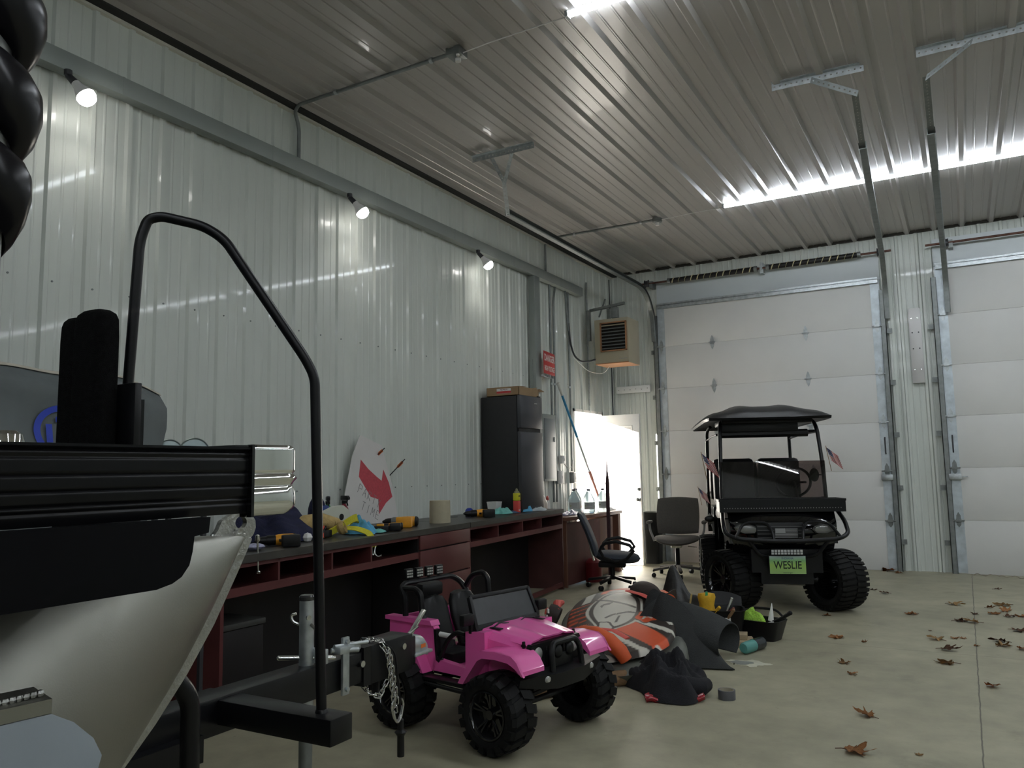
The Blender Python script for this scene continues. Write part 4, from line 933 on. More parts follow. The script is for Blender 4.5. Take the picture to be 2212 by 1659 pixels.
b=B(); b.box2((.17,.16,1.2055),(.24,.23,1.218),bev=.003); b.out('hinge_cover',mBlackP,fr)
mCard=mat('cardboard',(.30,.20,.11),.8,0,.1,12,.05,80)
bx=E('cardboard_box',(-4.16,7.38,DZT+1.22),.0,label='long open cardboard box with red label on top of the refrigerator',cat='box')
b=B(); 
for a,c_ in (((-.19,-.235,-.015),(.20,-.23,.075)),((-.19,.20,-.015),(.20,.205,.075)),((-.19,-.235,-.015),(-.185,.205,.075)),((.195,-.235,-.015),(.20,.205,.075)),((-.19,-.235,-.015),(.20,.205,-.011))): b.box2(a,c_)
b.out('box_body',mCard,bx)
b=B(); b.bar((.0,-.232,.076),(.0,-.05,.088),.38,.003); b.bar((.17,.20,.074),(.17,.30,.055),.1,.004); b.bar((.05,.204,.074),(.06,.27,.10),.2,.004); b.out('box_flap',mCard,bx)
b=B(); b.box((.02,-.2365,.035),(.17,.002,.05)); lb=b.out('box_label',mWhite,bx); b=B(); b.box((.02,-.2378,.022),(.17,.002,.022)); b.out('label_red_band',mat('label_red',(.5,.05,.05),.6),lb)
text('label_text','PREMIUM',.022,mat('label_ink',(.2,.05,.05),.6),lb,(.02,-.238,.047),axes((1,0,0),(0,0,1)))
b=B(); b.cyl((.10,.10,.03),(.16,.26,.02),.014); b.ball((.163,.266,.02),.022,n=12,m=8); b.out('white_roller',mWhite,bx)
# ---------------------------------------------------------------- party sign and crossbow bolts
mPaper=mat('white_foam_board',(.66,.64,.62),.6,0,.02,10)
sg=E('party_sign',(-4.385,5.26,DZT),label='tilted white board with red arrow and PARTY TIME writing, leaning on left wall',cat='sign')
b=B(); b.prism([(-.40,0.0),(.37,-.0),(.30,.30),(.16,.66),(-.12,.74),(-.22,.56)],lambda a,c_,t:(t-.03*c_,a,c_+.002),.03,.036)
bo=b.out('board',mPaper,sg)
mRedM=mat('red_marker',(.50,.07,.09),.7,0,.12,60)
b=B(); SGX=lambda a,c_,t:(t-.03*c_,a,c_+.002)
arrow=[(-.117,.535),(-.02,.455),(.085,.39),(.15,.355),(.175,.45),(.245,.34),(.29,.215),(.20,.165),(.105,.075),(.10,.20),(.0,.225),(-.145,.395)]
b.prism([(a,c_) for a,c_ in arrow],SGX,.0362,.0372); b.out('red_arrow',mRedM,sg)
rotT=axes((0,.90,-.38),(0,.38,.90)); mPen=mat('pencil_grey',(.22,.21,.21),.7)
def letters(s,y0,z0,dy,dz,h_,w_,lean):
    segs={'P':[((0,0),(0,1)),((0,1),(1,.9)),((1,.9),(1,.55)),((1,.55),(0,.5))],'A':[((0,0),(.5,1)),((.5,1),(1,0)),((.2,.4),(.8,.4))],'R':[((0,0),(0,1)),((0,1),(1,.9)),((1,.9),(0,.5)),((0,.5),(1,0))],'T':[((0,1),(1,1)),((.5,1),(.5,0))],'Y':[((0,1),(.5,.5)),((1,1),(.5,.5)),((.5,.5),(.5,0))],'I':[((.5,0),(.5,1))],'M':[((0,0),(.1,1)),((.1,1),(.5,.4)),((.5,.4),(.9,1)),((.9,1),(1,0))],'E':[((0,0),(0,1)),((0,1),(1,1)),((0,.5),(.8,.5)),((0,0),(1,0))]}
    for i,ch in enumerate(s):
        b=B()
        for (a0,c0),(a1,c1) in segs[ch]:
            P=lambda a,c_:V(SGX(y0+i*dy+a*w_*math.cos(lean)-c_*h_*math.sin(-lean)*-1,z0+i*dz+c_*h_*math.cos(lean)+a*w_*math.sin(lean),.0368))
            b.bar(P(a0,c0),P(a1,c1),.0035,.002,up=(1,0,0))
        b.out('sign_letter',mPen,sg)
letters('PARTY',-.165,.27,.058,-.032,.075,.04,-.45)
letters('TIME',-.13,.13,.06,-.028,.07,.04,-.45)
mBolt=mat('carbon_shaft',(.01,.01,.012),.4); mFl=mat('orange_fletching',(.6,.16,.05),.6)
for y,z,ly,lz,lab in ((4.99+.375,1.44,.024,.06,'upper left crossbow bolt with orange fletching stuck in the wall'),(5.645,1.335,.027,.072,'lower right crossbow bolt with orange fletching stuck in the wall')):
    t=E('crossbow_bolt',(XL,y,z),label=lab,cat='crossbow bolt',group='crossbow bolts in the wall')
    p1=V((.17,ly*.6+.10,.02)) ; d=V((.20,-.02,.02)); 
    b=B(); b.cyl((0,-ly,-lz),(.13,ly,lz),.0045,n=8); b.out('shaft',mBolt,t)
    b=B()
    for k in range(3):
        a=2*PI*k/3; o=V((.09,ly*.4,lz*.4)); dr=V((.13,2*ly,2*lz)).normalized(); s_=dr.cross(V((0,0,1))).normalized(); u_=dr.cross(s_); n_=s_*math.cos(a)+u_*math.sin(a)
        b.faces([o-dr*.05,o-dr*.03+n_*.014,o+dr*.025+n_*.014,o+dr*.035,o+dr*.035+s_*.001],[(0,1,2,3)])
    b.out('fletching',mFl,t)
# ---------------------------------------------------------------- things on the desks
mYel=mat('yellow_tool_plastic',(.75,.33,.02),.45,0,.05,30); mYS=mat('yellow_webbing',(.60,.55,.03),.7,0,.1,80,.3,300)
def drill(loc,rz,label,laid=1,kind=0,sc=1.0):
    """cordless drill lying on its side: chuck along +x"""
    t=E('cordless_drill',loc,rz,label=label,cat='power drill',group='yellow and black cordless drills'); t.scale=(sc,)*3
    b=B(); b.lathe([(.031,-.09),(.034,-.08),(.035,-.03),(.033,0),(.030,.02)],(0,0,.034),(1,0,0),n=20); b.out('motor_housing',mYel,t)
    b=B(); b.lathe([(.030,.02),(.031,.06),(.026,.075)],(0,0,.034),(1,0,0),n=20); b.out('gear_case',mGalvD if kind else mBlackP,t)
    b=B(); b.lathe([(.024,.075),(.023,.10),(.018,.12),(.008,.135),(.006,.14)],(0,0,.034),(1,0,0),n=16); b.lathe([(.026,-.108),(.034,-.10),(.035,-.09)],(0,0,.034),(1,0,0),n=20); b.out('chuck',mBlackP,t)
    b=B(); b.loft([[(x+.018*math.cos(a),y,.034+.021*math.sin(a)) for a in [2*PI*j/14 for j in range(14)]] for y,x in ((.02,-.04),(.07,-.045),(.13,-.055))]); b.box((-.005,.04,.034),(.018,.02,.016),bev=.003); b.out('grip',mBlackP,t)
    b=B(); b.box((-.045,.155,.038),(.105,.05,.07),bev=.008); b.out('battery_pack',mBlackP if not kind else mYel,t)
    b=B(); b.box((-.045,.130,.038),(.10,.012,.068),bev=.004); b.out('battery_collar',mYel,t)
    return t
drill((-3.60,3.50,DZT),math.radians(-28+0),'cordless drill lying nearest the viewer below the tan glove',sc=1.0).rotation_euler=(0,0,math.radians(235))
drill((-3.73,4.74,DZT),math.radians(215),'small impact driver lying between the battery and the grey nosed drill',sc=.8)
drill((-3.90,5.10,DZT),math.radians(205),'cordless drill with grey nose and upright yellow base beside the paper roll',kind=1,sc=1.15)
drill((-3.98,6.36,DZT),math.radians(230),'cordless drill on the far desk beside the teal cloth',sc=1.05)
tp_=E('tape_measure',(-4.12,6.42,DZT),label='blue tape measure behind the far desk drill',cat='tape measure'); b=B(); b.lathe([(.035,-.02),(.04,-.015),(.04,.015),(.035,.02)],(0,0,.04),(1,-.3,0)); b.out('case',mat('blue_case',(.02,.04,.3),.4),tp_); b=B(); b.box((.0,.0,.005),(.05,.06,.01)); b.out('base',mBlackP,tp_)
bt=E('tool_battery',(-3.68,4.56,DZT),.4,label='loose black and yellow tool battery between the blue rag and the drills',cat='battery'); b=B(); b.box((0,0,.022),(.11,.07,.044),bev=.006); b.out('pack',mBlackP,bt); b=B(); b.box((0,-.02,.052),(.05,.025,.016),bev=.003); b.out('terminal_block',mYel,bt)
# heap: navy coat, tan glove, yellow strap, ladle-like white tool
def heap(name,loc,rx,ry,h_,mt,label,cat,seed,rz=0,n=44,amp=.25,fold=7,thick=.008,group=None,pw=.7):
    t=E(name,loc,rz,label=label,cat=cat,group=group); rnd=random.Random(seed); ph=[rnd.uniform(0,6.28) for _ in range(8)]
    def f_(u_,v_):
        x=(u_-.5)*2;y=(v_-.5)*2; 
        # square to disc
        dx=x*math.sqrt(max(0,1-y*y/2)); dy=y*math.sqrt(max(0,1-x*x/2)); r_=min(1,math.hypot(dx,dy)); an=math.atan2(dy,dx)
        e=1+.16*math.sin(3*an+ph[0])+.08*math.sin(5*an+ph[1])
        z=h_*(max(0,1-r_**2.2))**pw
        w=math.sin(fold*dx+3*dy+ph[2])*math.cos(4*dy-2*dx+ph[3]); z*=1+amp*w+amp*.5*math.sin(fold*2*dy+4*dx+ph[4])+amp*.22*abs(math.sin(fold*3*dx-fold*2.2*dy+2*math.sin(5*dy)+ph[5]))
        return (dx*rx*e,dy*ry*e,max(.004,z+.006))
    b=B(); b.grid(f_,n,n,thick=0); 
    b.faces([V(f_(i/24,0)) for i in range(25)]+[V(f_(1,i/24)) for i in range(1,25)]+[V(f_(1-i/24,1)) for i in range(1,25)]+[V(f_(0,1-i/24)) for i in range(1,24)],[tuple(range(96))])
    b.out('folded_cloth',mt,t,ang=70); return t
mNavy=mat('navy_cloth',(.012,.014,.045),.9,0,.3,15,.5,200)
heap('navy_jacket',(-4.0,3.85,DZT),.30,.42,.17,mNavy,'dark navy jacket heaped on the desk behind the tan glove','jacket',3)
t=E('padded_hat',(-4.05,4.30,DZT),label='blue padded cap with brim behind the chrome boat corner',cat='hat')
b=B(); b.ball((0,0,.14),(.07,.06,.13),n=16,m=10); b.out('crown',mNavy,t)
b=B(); b.grid(lambda u_,v_:(.05+.12*u_,-.10+.17*v_,.19-.12*u_+.02*math.sin(PI*v_)),10,8,thick=.012); b.out('brim',mat('mid_blue_cloth',(.03,.06,.19),.8,0,.15,20,.3,100),t)
mTan=mat('tan_leather',(.42,.30,.12),.75,0,.15,30,.3,80)
t=E('work_glove',(-3.78,3.98,DZT),math.radians(70),label='tan leather work glove crumpled between navy jacket and nearest drill',cat='glove')
b=B()
b.tube([(-.24,.0,.02),(-.16,.01,.07),(-.06,.0,.10),(.06,.01,.11),(.14,.0,.09)],[.018,.045,.055,.055,.045],n=14)
b.tube([(.12,.0,.09),(.17,.03,.08),(.20,.01,.05)],[.045,.05,.045],n=14)
b.out('glove_body',mTan,t)
for k,(x,y) in enumerate(((-.22,-.03),(-.20,.03),(-.17,-.06))): b=B(); b.tube([(-.14,y*.5,.06),(x+.02,y,.045),(x-.06,y*1.3,.02)],[.018,.017,.012],n=10); b.out('glove_finger',mTan,t)
b=B(); b.lathe([(.03,0),(.045,.02),(.043,.05),(.036,.05),(.034,.01)],(.16,-.04,.05),(.6,-.5,.3),n=18,caps=False); b.out('cuff',mTan,t)
wp=E('wall_plug',(-3.60,3.74,DZT),label='small white faceted plug between nearest drill and trailer rail',cat='plug'); b=B(); b.ball((0,0,.03),(.032,.03,.03),n=7,m=4); b.out('plug_body',mWhite,wp,ang=10)
tc_=E('spring_clamp',(-3.70,3.96,DZT),label='small red and black clamp just right of the trailer rail',cat='clamp'); b=B(); b.box((0,0,.045),(.04,.045,.08),bev=.006); b.out('red_grip',mat('red_plastic',(.6,.06,.03),.4),tc_); b=B(); b.tube([(.02,-.03,.01),(.03,0,.05),(.02,.03,.08),(0,.05,.04),(.01,.04,.005)],.006,n=8); b.out('jaw',mBlackP,tc_)
ld=E('plastic_shell',(-3.86,4.28,DZT),label='rounded white plastic shell with dark hole and yellow lining, on the desk',cat='plastic shell')
b=B(); b.prism([(-.24,.02),(-.22,.115),(-.12,.165),(-.02,.195),(.06,.20),(.12,.165),(.15,.10),(.13,.04),(.08,.01)],lambda a,c_,t_:(t_+.25*(.2-c_)*0,a,c_),-.02,.02)
b.out('shell',mat('ivory_plastic',(.55,.56,.48),.5),ld,ang=30)
b=B(); b.cyl((.021,.04,.12),(.024,.04,.12),.022); b.out('dark_hole',mBlackP,ld)
b=B(); b.prism([(-.20,.04),(-.19,.10),(-.06,.13),(-.01,.11),(-.02,.05),(-.08,.03)],lambda a,c_,t_:(t_,a,c_),.020,.030); b.out('yellow_lining',mYS,ld)
# yellow ratchet strap with wire hook hanging over the edge
rs=E('ratchet_strap',(-3.60,4.18,DZT),label='yellow ratchet strap with wire hook hanging over the desk edge',cat='strap')
def ribbon(pts,w,th=.003,side=(0,1,0)):
    b=B(); pts=fillet([V(p) for p in pts],.05,6); rings=[]
    for i,p in enumerate(pts):
        tg=(pts[min(i+1,len(pts)-1)]-pts[max(i-1,0)]).normalized(); s_=V(side); s_=(s_-tg*s_.dot(tg)).normalized(); n_=tg.cross(s_)
        rings.append([p+s_*w/2+n_*th,p-s_*w/2+n_*th,p-s_*w/2-n_*th,p+s_*w/2-n_*th])
    return b.loft(rings)
ribbon([(-.12,-.20,.01),(-.10,-.10,.04),(-.06,.03,.11),(-.08,.13,.125),(-.16,.18,.06),(-.20,.17,.01)],.05,side=(.2,-.5,.85)).out('strap_loop',mYS,rs)
ribbon([(-.16,-.05,.03),(-.09,.02,.055),(-.02,.05,.05),(.06,.08,.02),(.085,.09,-.03),(.088,.092,-.075)],.045,side=(.25,.9,.35)).out('strap_tail',mYS,rs)
b=B(); b.tube([(.092,.07,-.07),(.095,.068,-.115),(.098,.078,-.13),(.10,.10,-.07)],.004,n=8,fil=.01); b.tube([(.095,.10,-.075),(.10,.09,-.12),(.115,.105,-.14),(.13,.125,-.128)],.0045,n=8,fil=.02); b.out('wire_hook',mSteel,rs)
b=B(); b.box((-.11,-.17,.03),(.06,.09,.05),bev=.008); b.out('ratchet',mBlackP,rs)
mBR=mat('blue_paper_towel',(.10,.35,.55),.9,0,.08,30,.4,80); mTeal=mat('teal_cloth',(.16,.45,.40),.9,0,.1,30,.4,80)
heap('blue_rag',(-3.70,4.37,DZT),.12,.11,.085,mBR,'bright blue paper rag beside the yellow strap','rag',11,amp=.35,pw=1.1,n=24)
heap('teal_rag',(-3.66,4.50,DZT),.06,.07,.02,mTeal,'small flat teal rag beside the bright blue rag','rag',12,n=20)
heap('teal_rag',(-4.02,6.86,DZT),.09,.16,.05,mTeal,'pale teal cloth in front of the white box by refrigerator','rag',13,n=24)
heap('blue_rag',(-4.03,7.0,DZT),.10,.14,.018,mat('dark_blue_rag',(.05,.09,.16),.9,0,.1,30),'dark blue flat rag under the pale teal cloth','rag',14,n=20)
heap('blue_rag',(-3.98,7.27,DZT),.06,.08,.07,mBR,'crumpled light blue rag right of the tall spray can','rag',15,n=20,amp=.4)
heap('paper_rag',(-3.95,7.50,DZT),.08,.16,.03,mat('white_blue_paper',(.45,.5,.52),.9,0,.15,20),'flat white and blue paper towel near the end of the desk','rag',16,n=20)
# paper roll
pr_=E('paper_towel_roll',(-3.86,5.56,DZT),label='wide tan cardboard tube of paper standing on the desk',cat='paper roll')
b=B(); b.lathe([(.02,0),(.088,0),(.089,.004),(.087,.17),(.086,.185),(.02,.185),(.02,.0)],(0,0,0),n=36,caps=False); b.out('roll',mat('tan_paper',(.42,.38,.27),.85,0,.05,20),pr_)
gh=E('cable_grommet',(-4.22,6.30,DZT),label='flat black oval grommet in the desktop beside the far desk drill',cat='grommet'); b=B(); b.lathe([(.001,.003),(.04,.003),(.042,0)],(0,0,0)); b.out('grommet_ring',mBlackP,gh)
wb=E('plastic_tub',(-4.20,7.02,DZT),label='small square white tub against the refrigerator',cat='tub'); b=B(); b.loft([[(s1*w,s2*w,z) for s1,s2 in ((-1,-1),(1,-1),(1,1),(-1,1))] for z,w in ((0,.045),(.10,.055),(.105,.057),(.115,.057))]); b.out('tub',mWhiteP,wb)
sc_=E('spray_can',(-3.96,7.06,DZT),label='tall yellow and red square can in front of the refrigerator',cat='can')
b=B(); b.box((0,0,.062),(.058,.058,.124),bev=.006); b.out('can_body',mat('can_red',(.62,.07,.06),.35),sc_)
b=B(); b.box((0,0,.162),(.058,.058,.076),bev=.006); b.out('can_label',mat('can_yellow',(.62,.58,.03),.35),sc_)
b=B(); b.lathe([(.036,.20),(.026,.218),(.012,.226),(.010,.24),(.001,.242)],(0,0,0),n=4); b.lathe([(.012,.222),(.012,.238),(.005,.246),(.001,.247)],(0,0,0),n=12); b.out('cap',mat('dull_olive_metal',(.25,.24,.14),.4,.3),sc_)
for k,z in enumerate((.17,.03)): b=B(); b.box((.030,.0,z),(.001,.03,.012)); b.out('can_lettering',mBlackP if k==0 else mWhite,sc_)
bk=E('rubber_bumper',(-4.05,7.72,DZT),label='small black cylinder lying at the far end of the desk',cat='bumper'); b=B(); b.cyl((0,-.02,.018),(.03,.02,.018),.017); b.out('bumper_body',mBlackP,bk)
# spray bottles behind the strap
for (x,y,lab,colr,rz) in ((-4.28,4.66,'green spray bottle with black trigger head','green',.3),(-4.24,4.80,'dark red spray bottle half hidden behind the green one','red',.8)):
    t=E('spray_bottle',(x,y,DZT),math.radians(-60)+rz,label=lab,cat='spray bottle',group='spray bottles on the desk'); sc=1 if colr=='green' else .85
    b=B(); b.lathe([(.035,0),(.04,.01),(.04,.12),(.034,.15),(.018,.18),(.014,.19)],(0,0,0),n=20); b.out('bottle_body',mat(colr+'_bottle',(.02,.25,.05) if colr=='green' else (.25,.02,.04),.3),t)
    b=B(); b.cyl((0,0,.19),(0,0,.215),.018); b.box((.012,0,.235),(.085,.03,.035),bev=.006); b.box((.055,0,.232),(.02,.02,.02)); b.tube([(.045,0,.225),(.038,0,.20),(.05,0,.175)],.006,n=8); b.out('trigger_head',mBlackP,t)
hb=E('hanging_bolt',(-3.37,3.13,.0),label='long bolt hanging in front of the desk beside the silver bow eye',cat='bolt'); b=B(); b.cyl((0,0,.765),(0,-.008,.93),.0055,n=10); b.lathe([(.011,.755),(.013,.765),(.009,.772)],(0,0,0),n=10); b.lathe([(.008,.925),(.014,.935),(.012,.96),(-0.0+.004,.965)],(0,-.008,0),n=8); b.out('bolt_shank',mSteel,hb)
pb=E('plastic_bag',(-3.47,3.22,DZT),label='small clear plastic bag of hardware at the desk edge by the bow eye',cat='bag'); b=B(); b.ball((-.03,0,.022),(.06,.06,.02),n=10,m=6); b.out('bag_film',mat('clear_film',(.4,.4,.55),.1,.2,.3,30,.5,60),pb)
# ---------------------------------------------------------------- jugs and bottles by the door
mJug=mat('translucent_jug',(.62,.72,.74),.35,0,.05,15,trans=.6,ior=1.15); 
def jug(loc,label,rz=0,sc=1,kind=0):
    t=E('gallon_jug',loc,rz,label=label,cat='jug',group='gallon jugs by the side door'); t.scale=(sc,)*3
    b=B(); b.lathe([(.06,0),(.072,.01),(.075,.03),(.075,.15),(.07,.165),(.05,.21),(.024,.255),(.019,.262),(.019,.275)],(0,0,0),n=28); b.out('jug_body',mJug if kind==0 else mat('cream_jug',(.62,.55,.47),.4),t)
    b=B(); b.lathe([(.021,.268),(.022,.285),(.018,.288)],(0,0,0),n=18); b.out('jug_cap',mat('dark_jug_cap',(.05,.05,.07),.4),t)
    if kind==0:
        b=B(); b.grid(lambda u_,v_:(.0765*math.cos(-1.9+2.2*u_),.0765*math.sin(-1.9+2.2*u_),.045+.085*v_),12,2,thick=-.0006); l_=b.out('jug_label',mat('pale_label',(.50,.52,.50),.6),t)
        for z in (.112,.10,.085,.07): b=B(); b.grid(lambda u_,v_:(.0775*math.cos(-1.5+.9*u_),.0775*math.sin(-1.5+.9*u_),z+.004*v_),10,1,thick=-.0004); b.out('label_print',mat('print_grey',(.15,.17,.17),.6) ,l_)
        b=B(); b.ball((.077*math.cos(-1.65),.077*math.sin(-1.65),.088),(.006,.012,.008),n=10,m=6); b.out('label_dot',mat('olive_dot',(.2,.22,.04),.6),l_)
    else:
        b=B(); b.grid(lambda u_,v_:(.0768*math.cos(-2.2+.8*u_),.0768*math.sin(-2.2+.8*u_),.02+.13*v_),10,2,thick=-.0006); b.out('jug_label',mat('blue_label',(.04,.09,.35),.5),t)
    b=B(); b.tube([(-.03,.045,.235),(-.045,.075,.21),(-.05,.078,.16),(-.045,.07,.13)],.011,n=8,fil=.03); b.out('jug_handle',mJug if kind==0 else mWhite,t)
jug((-4.20,8.92,.765),'clear gallon jug nearest the desk end, left of the two in front')
jug((-4.33,9.25,.765),'clear gallon jug standing behind the two front jugs')
jug((-4.03,8.98,.765),'clear gallon jug right of center with the pole rising behind it')
jug((-3.98,9.30,.765),'clear gallon jug behind the dark upright stick, nearest the door')
jug((-4.28,8.20,.765),'cream jug with blue label at the end of the dark desk',kind=1,rz=.4)
for x,y,lab,c_,h_ in ((-4.34,8.06,'small white bottle with orange cap beside the cream jug',(.6,.12,.03),.20),(-4.36,8.52,'small bottle with red top behind the cream jug',(.45,.06,.05),.22)):
    t=E('small_bottle',(x,y,.765),label=lab,cat='bottle',group='small bottles by the side door'); b=B(); b.lathe([(.028,0),(.03,.01),(.03,h_*.6),(.016,h_*.78)],(0,0,0),n=16); b.out('bottle_body',mWhite,t); b=B(); b.lathe([(.017,h_*.76),(.017,h_*.9),(.008,h_)],(0,0,0),n=14); b.out('bottle_cap',mat('cap_red_orange',c_,.4),t)
heap('shrink_wrap',(-4.04,8.50,.765),.08,.24,.035,mat('lilac_film',(.35,.33,.42),.15,.2,.3,20,.6,60),'crumpled lilac plastic film on the near end of the brown desk','plastic wrap',21,n=22,amp=.5)
heap('paper_stack',(-3.98,9.52,.765),.07,.10,.03,mWhiteP,'low white paper bundle at the right end of the brown desk','paper',22,n=12)
# dark upright stick in front of the jugs
st=E('wooden_pole',(-3.835,9.12,0),label='dark upright tool handle standing in front of the brown desk and jugs',cat='stick')
b=B(); b.loft([[(x*w,y*w,z) for x,y in ((-.02,-.014),(.02,-.014),(.02,.014),(-.02,.014))] for z,w in ((0,.8),(.9,1),(1.12,1.05),(1.25,.45),(1.42,.15))]); b.out('handle_shaft',mat('dark_maroon_wood',(.06,.03,.035),.5),st)

t=E('storage_box',(-3.70,3.10,0),label='black box with grey lid on the floor under the near desk, behind the jack tube',cat='box')
b=B(); b.box2((-.2,-.2,0),(.2,.2,.455),bev=.01); b.out('box_body',mBlk,t); b=B(); b.box2((-.21,-.21,.455),(.21,.21,.49),bev=.01); b.out('box_lid',mat('dark_grey_lid',(.05,.05,.045),.6),t)
t=E('thin_rope',(.35,10.72,.004),label='thin pale rope in loose loops at the foot of the right garage door',cat='rope')
b=B(); b.tube([(-.35+.012*i,.06*math.sin(i*.45)+.05*math.sin(i*.13),.0+.012*max(0,math.sin(i*.6))) for i in range(60)],.004,n=6); b.out('rope_strand',mat('pale_rope',(.35,.31,.25),.9),t)
# ================================================================ inflatable towable, cloths, tools on the floor
mGreyV=mat('grey_vinyl',(.13,.135,.115),.5,0,.12,5,.25,12)
tw=E('inflatable_towable',(-2.2,5.3,0),math.atan2(.89,-.45),label='inflatable towable tube with orange, white and dark brown printed top',cat='inflatable')
# local: +x far along the long axis, -y to the right in the view
def pout(a,k=1.0,p=2.7):
    ca,sa=math.cos(a),math.sin(a); return (.06+.85*k*math.copysign(abs(ca)**(2/p),ca),-.02+(.40-.03*ca)*k*math.copysign(abs(sa)**(2/p),sa))
b=B(); rings=[]
for q,z in ((.90,.0),(1.03,.03),(1.07,.075),(1.05,.12),(1.0,.150),(.95,.160)):
    rings.append([V((*pout(2*PI*j/72,q*(1+.01*math.sin(j*1.1))),z+.012*math.sin(j*.7)+((.08*math.cos(2*PI*j/72)-.04*math.sin(2*PI*j/72)+.02) if z>.11 else 0))) for j in range(72)])
b.loft(rings); b.out('inflated_tube',mGreyV,tw,ang=60)
n=tw
# printed top: fine grid with a colour attribute holding the print
def sdp(p,poly):
    x,y=p; d=1e9; ins=False; m=len(poly); j=m-1
    for i in range(m):
        xi,yi=poly[i]; xj,yj=poly[j]
        if (yi>y)!=(yj>y) and x<(xj-xi)*(y-yi)/(yj-yi)+xi: ins=not ins
        ex,ey=xj-xi,yj-yi; wx,wy=x-xi,y-yi; t=max(0,min(1,(wx*ex+wy*ey)/(ex*ex+ey*ey+1e-12)))
        d=min(d,math.hypot(wx-ex*t,wy-ey*t)); j=i
    return -d if ins else d
def oval(cx,cy,rx,ry,wob=0,n=28,ph=0): return [(cx+rx*(1+wob*math.sin(5*a+ph))*math.cos(a),cy+ry*(1+wob*math.sin(5*a+ph))*math.sin(a)) for a in [2*PI*i/n for i in range(n)]]
DK=(.030,.022,.017); OR=(.62,.085,.022); WH=(.60,.58,.50); RD=(.45,.04,.02)
R_l=lambda cx,cy,rx,ry,w,an,n_=36: [(cx+rx*(1+w*math.sin(5*a))*math.cos(a)*math.cos(an)-ry*(1+w*math.sin(5*a))*math.sin(a)*math.sin(an),cy+rx*(1+w*math.sin(5*a))*math.cos(a)*math.sin(an)+ry*(1+w*math.sin(5*a))*math.sin(a)*math.cos(an)) for a in [2*PI*i/n_ for i in range(n_)]]
layers=[([(1.0,.0),(1.0,-.5),(.10,-.5),(.12,-.34),(.40,-.24),(.70,-.12),(.80,.02)],OR,.004),
 ([(-.10,-.08),(-.35,-.20),(-.60,-.30),(-.75,-.22),(-.55,-.12),(-.28,.02)],OR,.004),
 ([(-.24,.06),(-.40,.00),(-.62,-.10),(-.70,-.17),(-.63,-.20),(-.66,-.27),(-.74,-.30),(-.78,-.20),(-.80,-.12),(-.66,-.08),(-.42,.045),(-.26,.09)],WH,.003),
 ([(-.14,-.10),(-.30,-.19),(-.45,-.30),(-.47,-.36),(-.42,-.34),(-.26,-.22),(-.12,-.14)],WH,.003),
 ([(-.80,-.02),(-.76,.0),(-.66,.10),(-.60,.16),(-.63,.19),(-.71,.13),(-.85,.02)],WH,.003),
 ([(-.90,.3),(-.62,.3),(-.64,.19),(-.72,.12),(-.85,.0),(-.95,.0)],OR,.003)]
for k in range(8):
    x0=-.30+.10*k; layers.append(([(x0-.035,.44),(x0+.02,.44),(x0+.022,.28),(x0-.005,.20-.012*k),(x0-.012,.30)],OR,.003))
layers+=[([(-.46,.44),(-.20,.32),(.02,.43),(.02,.47),(-.2,.355),(-.46,.47)],WH,.003),
 ([(.45,.22),(.62,.18),(.80,.16),(.98,.10),(.98,.02),(.80,.08),(.60,.12),(.46,.15)],WH,.003),([(.66,.06),(.78,.03),(.90,-.06),(.84,-.10),(.74,-.02),(.64,.02)],OR,.003),
 (R_l(.17,-.015,.46,.205,.05,-.12),WH,.004),(R_l(.17,-.015,.435,.185,.03,-.12),DK,.004),(R_l(.17,-.015,.40,.155,.02,-.12),WH,.004),
 (R_l(-.20,.085,.10,.055,.10,.2),DK,.003),(R_l(-.20,.085,.08,.038,.10,.2),WH,.003),
 ([(.02,-.15),(.06,-.10),(.03,.02),(-.03,.08),(-.05,.07),(.00,.01),(.03,-.09),(.0,-.14)],DK,.003),
 ([(.14,-.17),(.22,-.12),(.40,.02),(.48,.11),(.46,.12),(.36,.03),(.20,-.10),(.12,-.15)],DK,.003),
 ([(.26,.02),(.32,-.02),(.30,.06),(.26,.09),(.20,.08),(.26,.06)],DK,.003),
 ([(-.15,.02),(-.02,-.02),(-.02,-.035),(-.15,.0)],DK,.003),
 (R_l(-.10,-.205,.135,.085,.12,0),DK,.003),(R_l(-.10,-.205,.12,.07,.12,0),OR,.003),
 ([(.04,-.27),(.0,-.31),(-.12,-.34),(-.30,-.36),(-.30,-.33),(-.14,-.305),(-.02,-.285)],WH,.003),
 ([(.12,-.22),(.06,-.28),(-.06,-.335),(-.24,-.375),(-.26,-.40),(-.05,-.37),(.10,-.30)],WH,.003),([(.08,-.265),(-.04,-.345),(-.18,-.375),(-.05,-.355),(.07,-.29)],DK,.002),
 ([(-.15,-.245),(-.05,-.215),(-.05,-.20),(-.15,-.165),(-.15,-.182),(-.122,-.192),(-.122,-.218),(-.15,-.228)],WH,.0015),([(-.112,-.215),(-.085,-.2075),(-.112,-.198)],OR,.0015)]
b=B(); NR,NA=90,220
def topz(x,y,r_):
    return .232+.085*(x/.8)-.055*(y/.4)+.04*max(0,1-r_**2.4)+.006*math.sin(9*y+4*x)
ctr=b._v((0,0,topz(0,0,0))); prev=None
for i in range(1,NR+1):
    rr=i/NR; ring=[]
    for j in range(NA):
        x,y=pout(2*PI*j/NA,rr*.90); ring.append(b._v((x,y,topz(x,y,rr)-(.03*((rr-.95)/.05)**2 if rr>.95 else 0))))
    for j in range(NA):
        k=(j+1)%NA
        if prev is None: b.bm.faces.new((ctr,ring[j],ring[k]))
        else: b.bm.faces.new((prev[j],ring[j],ring[k],prev[k]))
    prev=ring
b.bm.faces.new(prev[::-1])
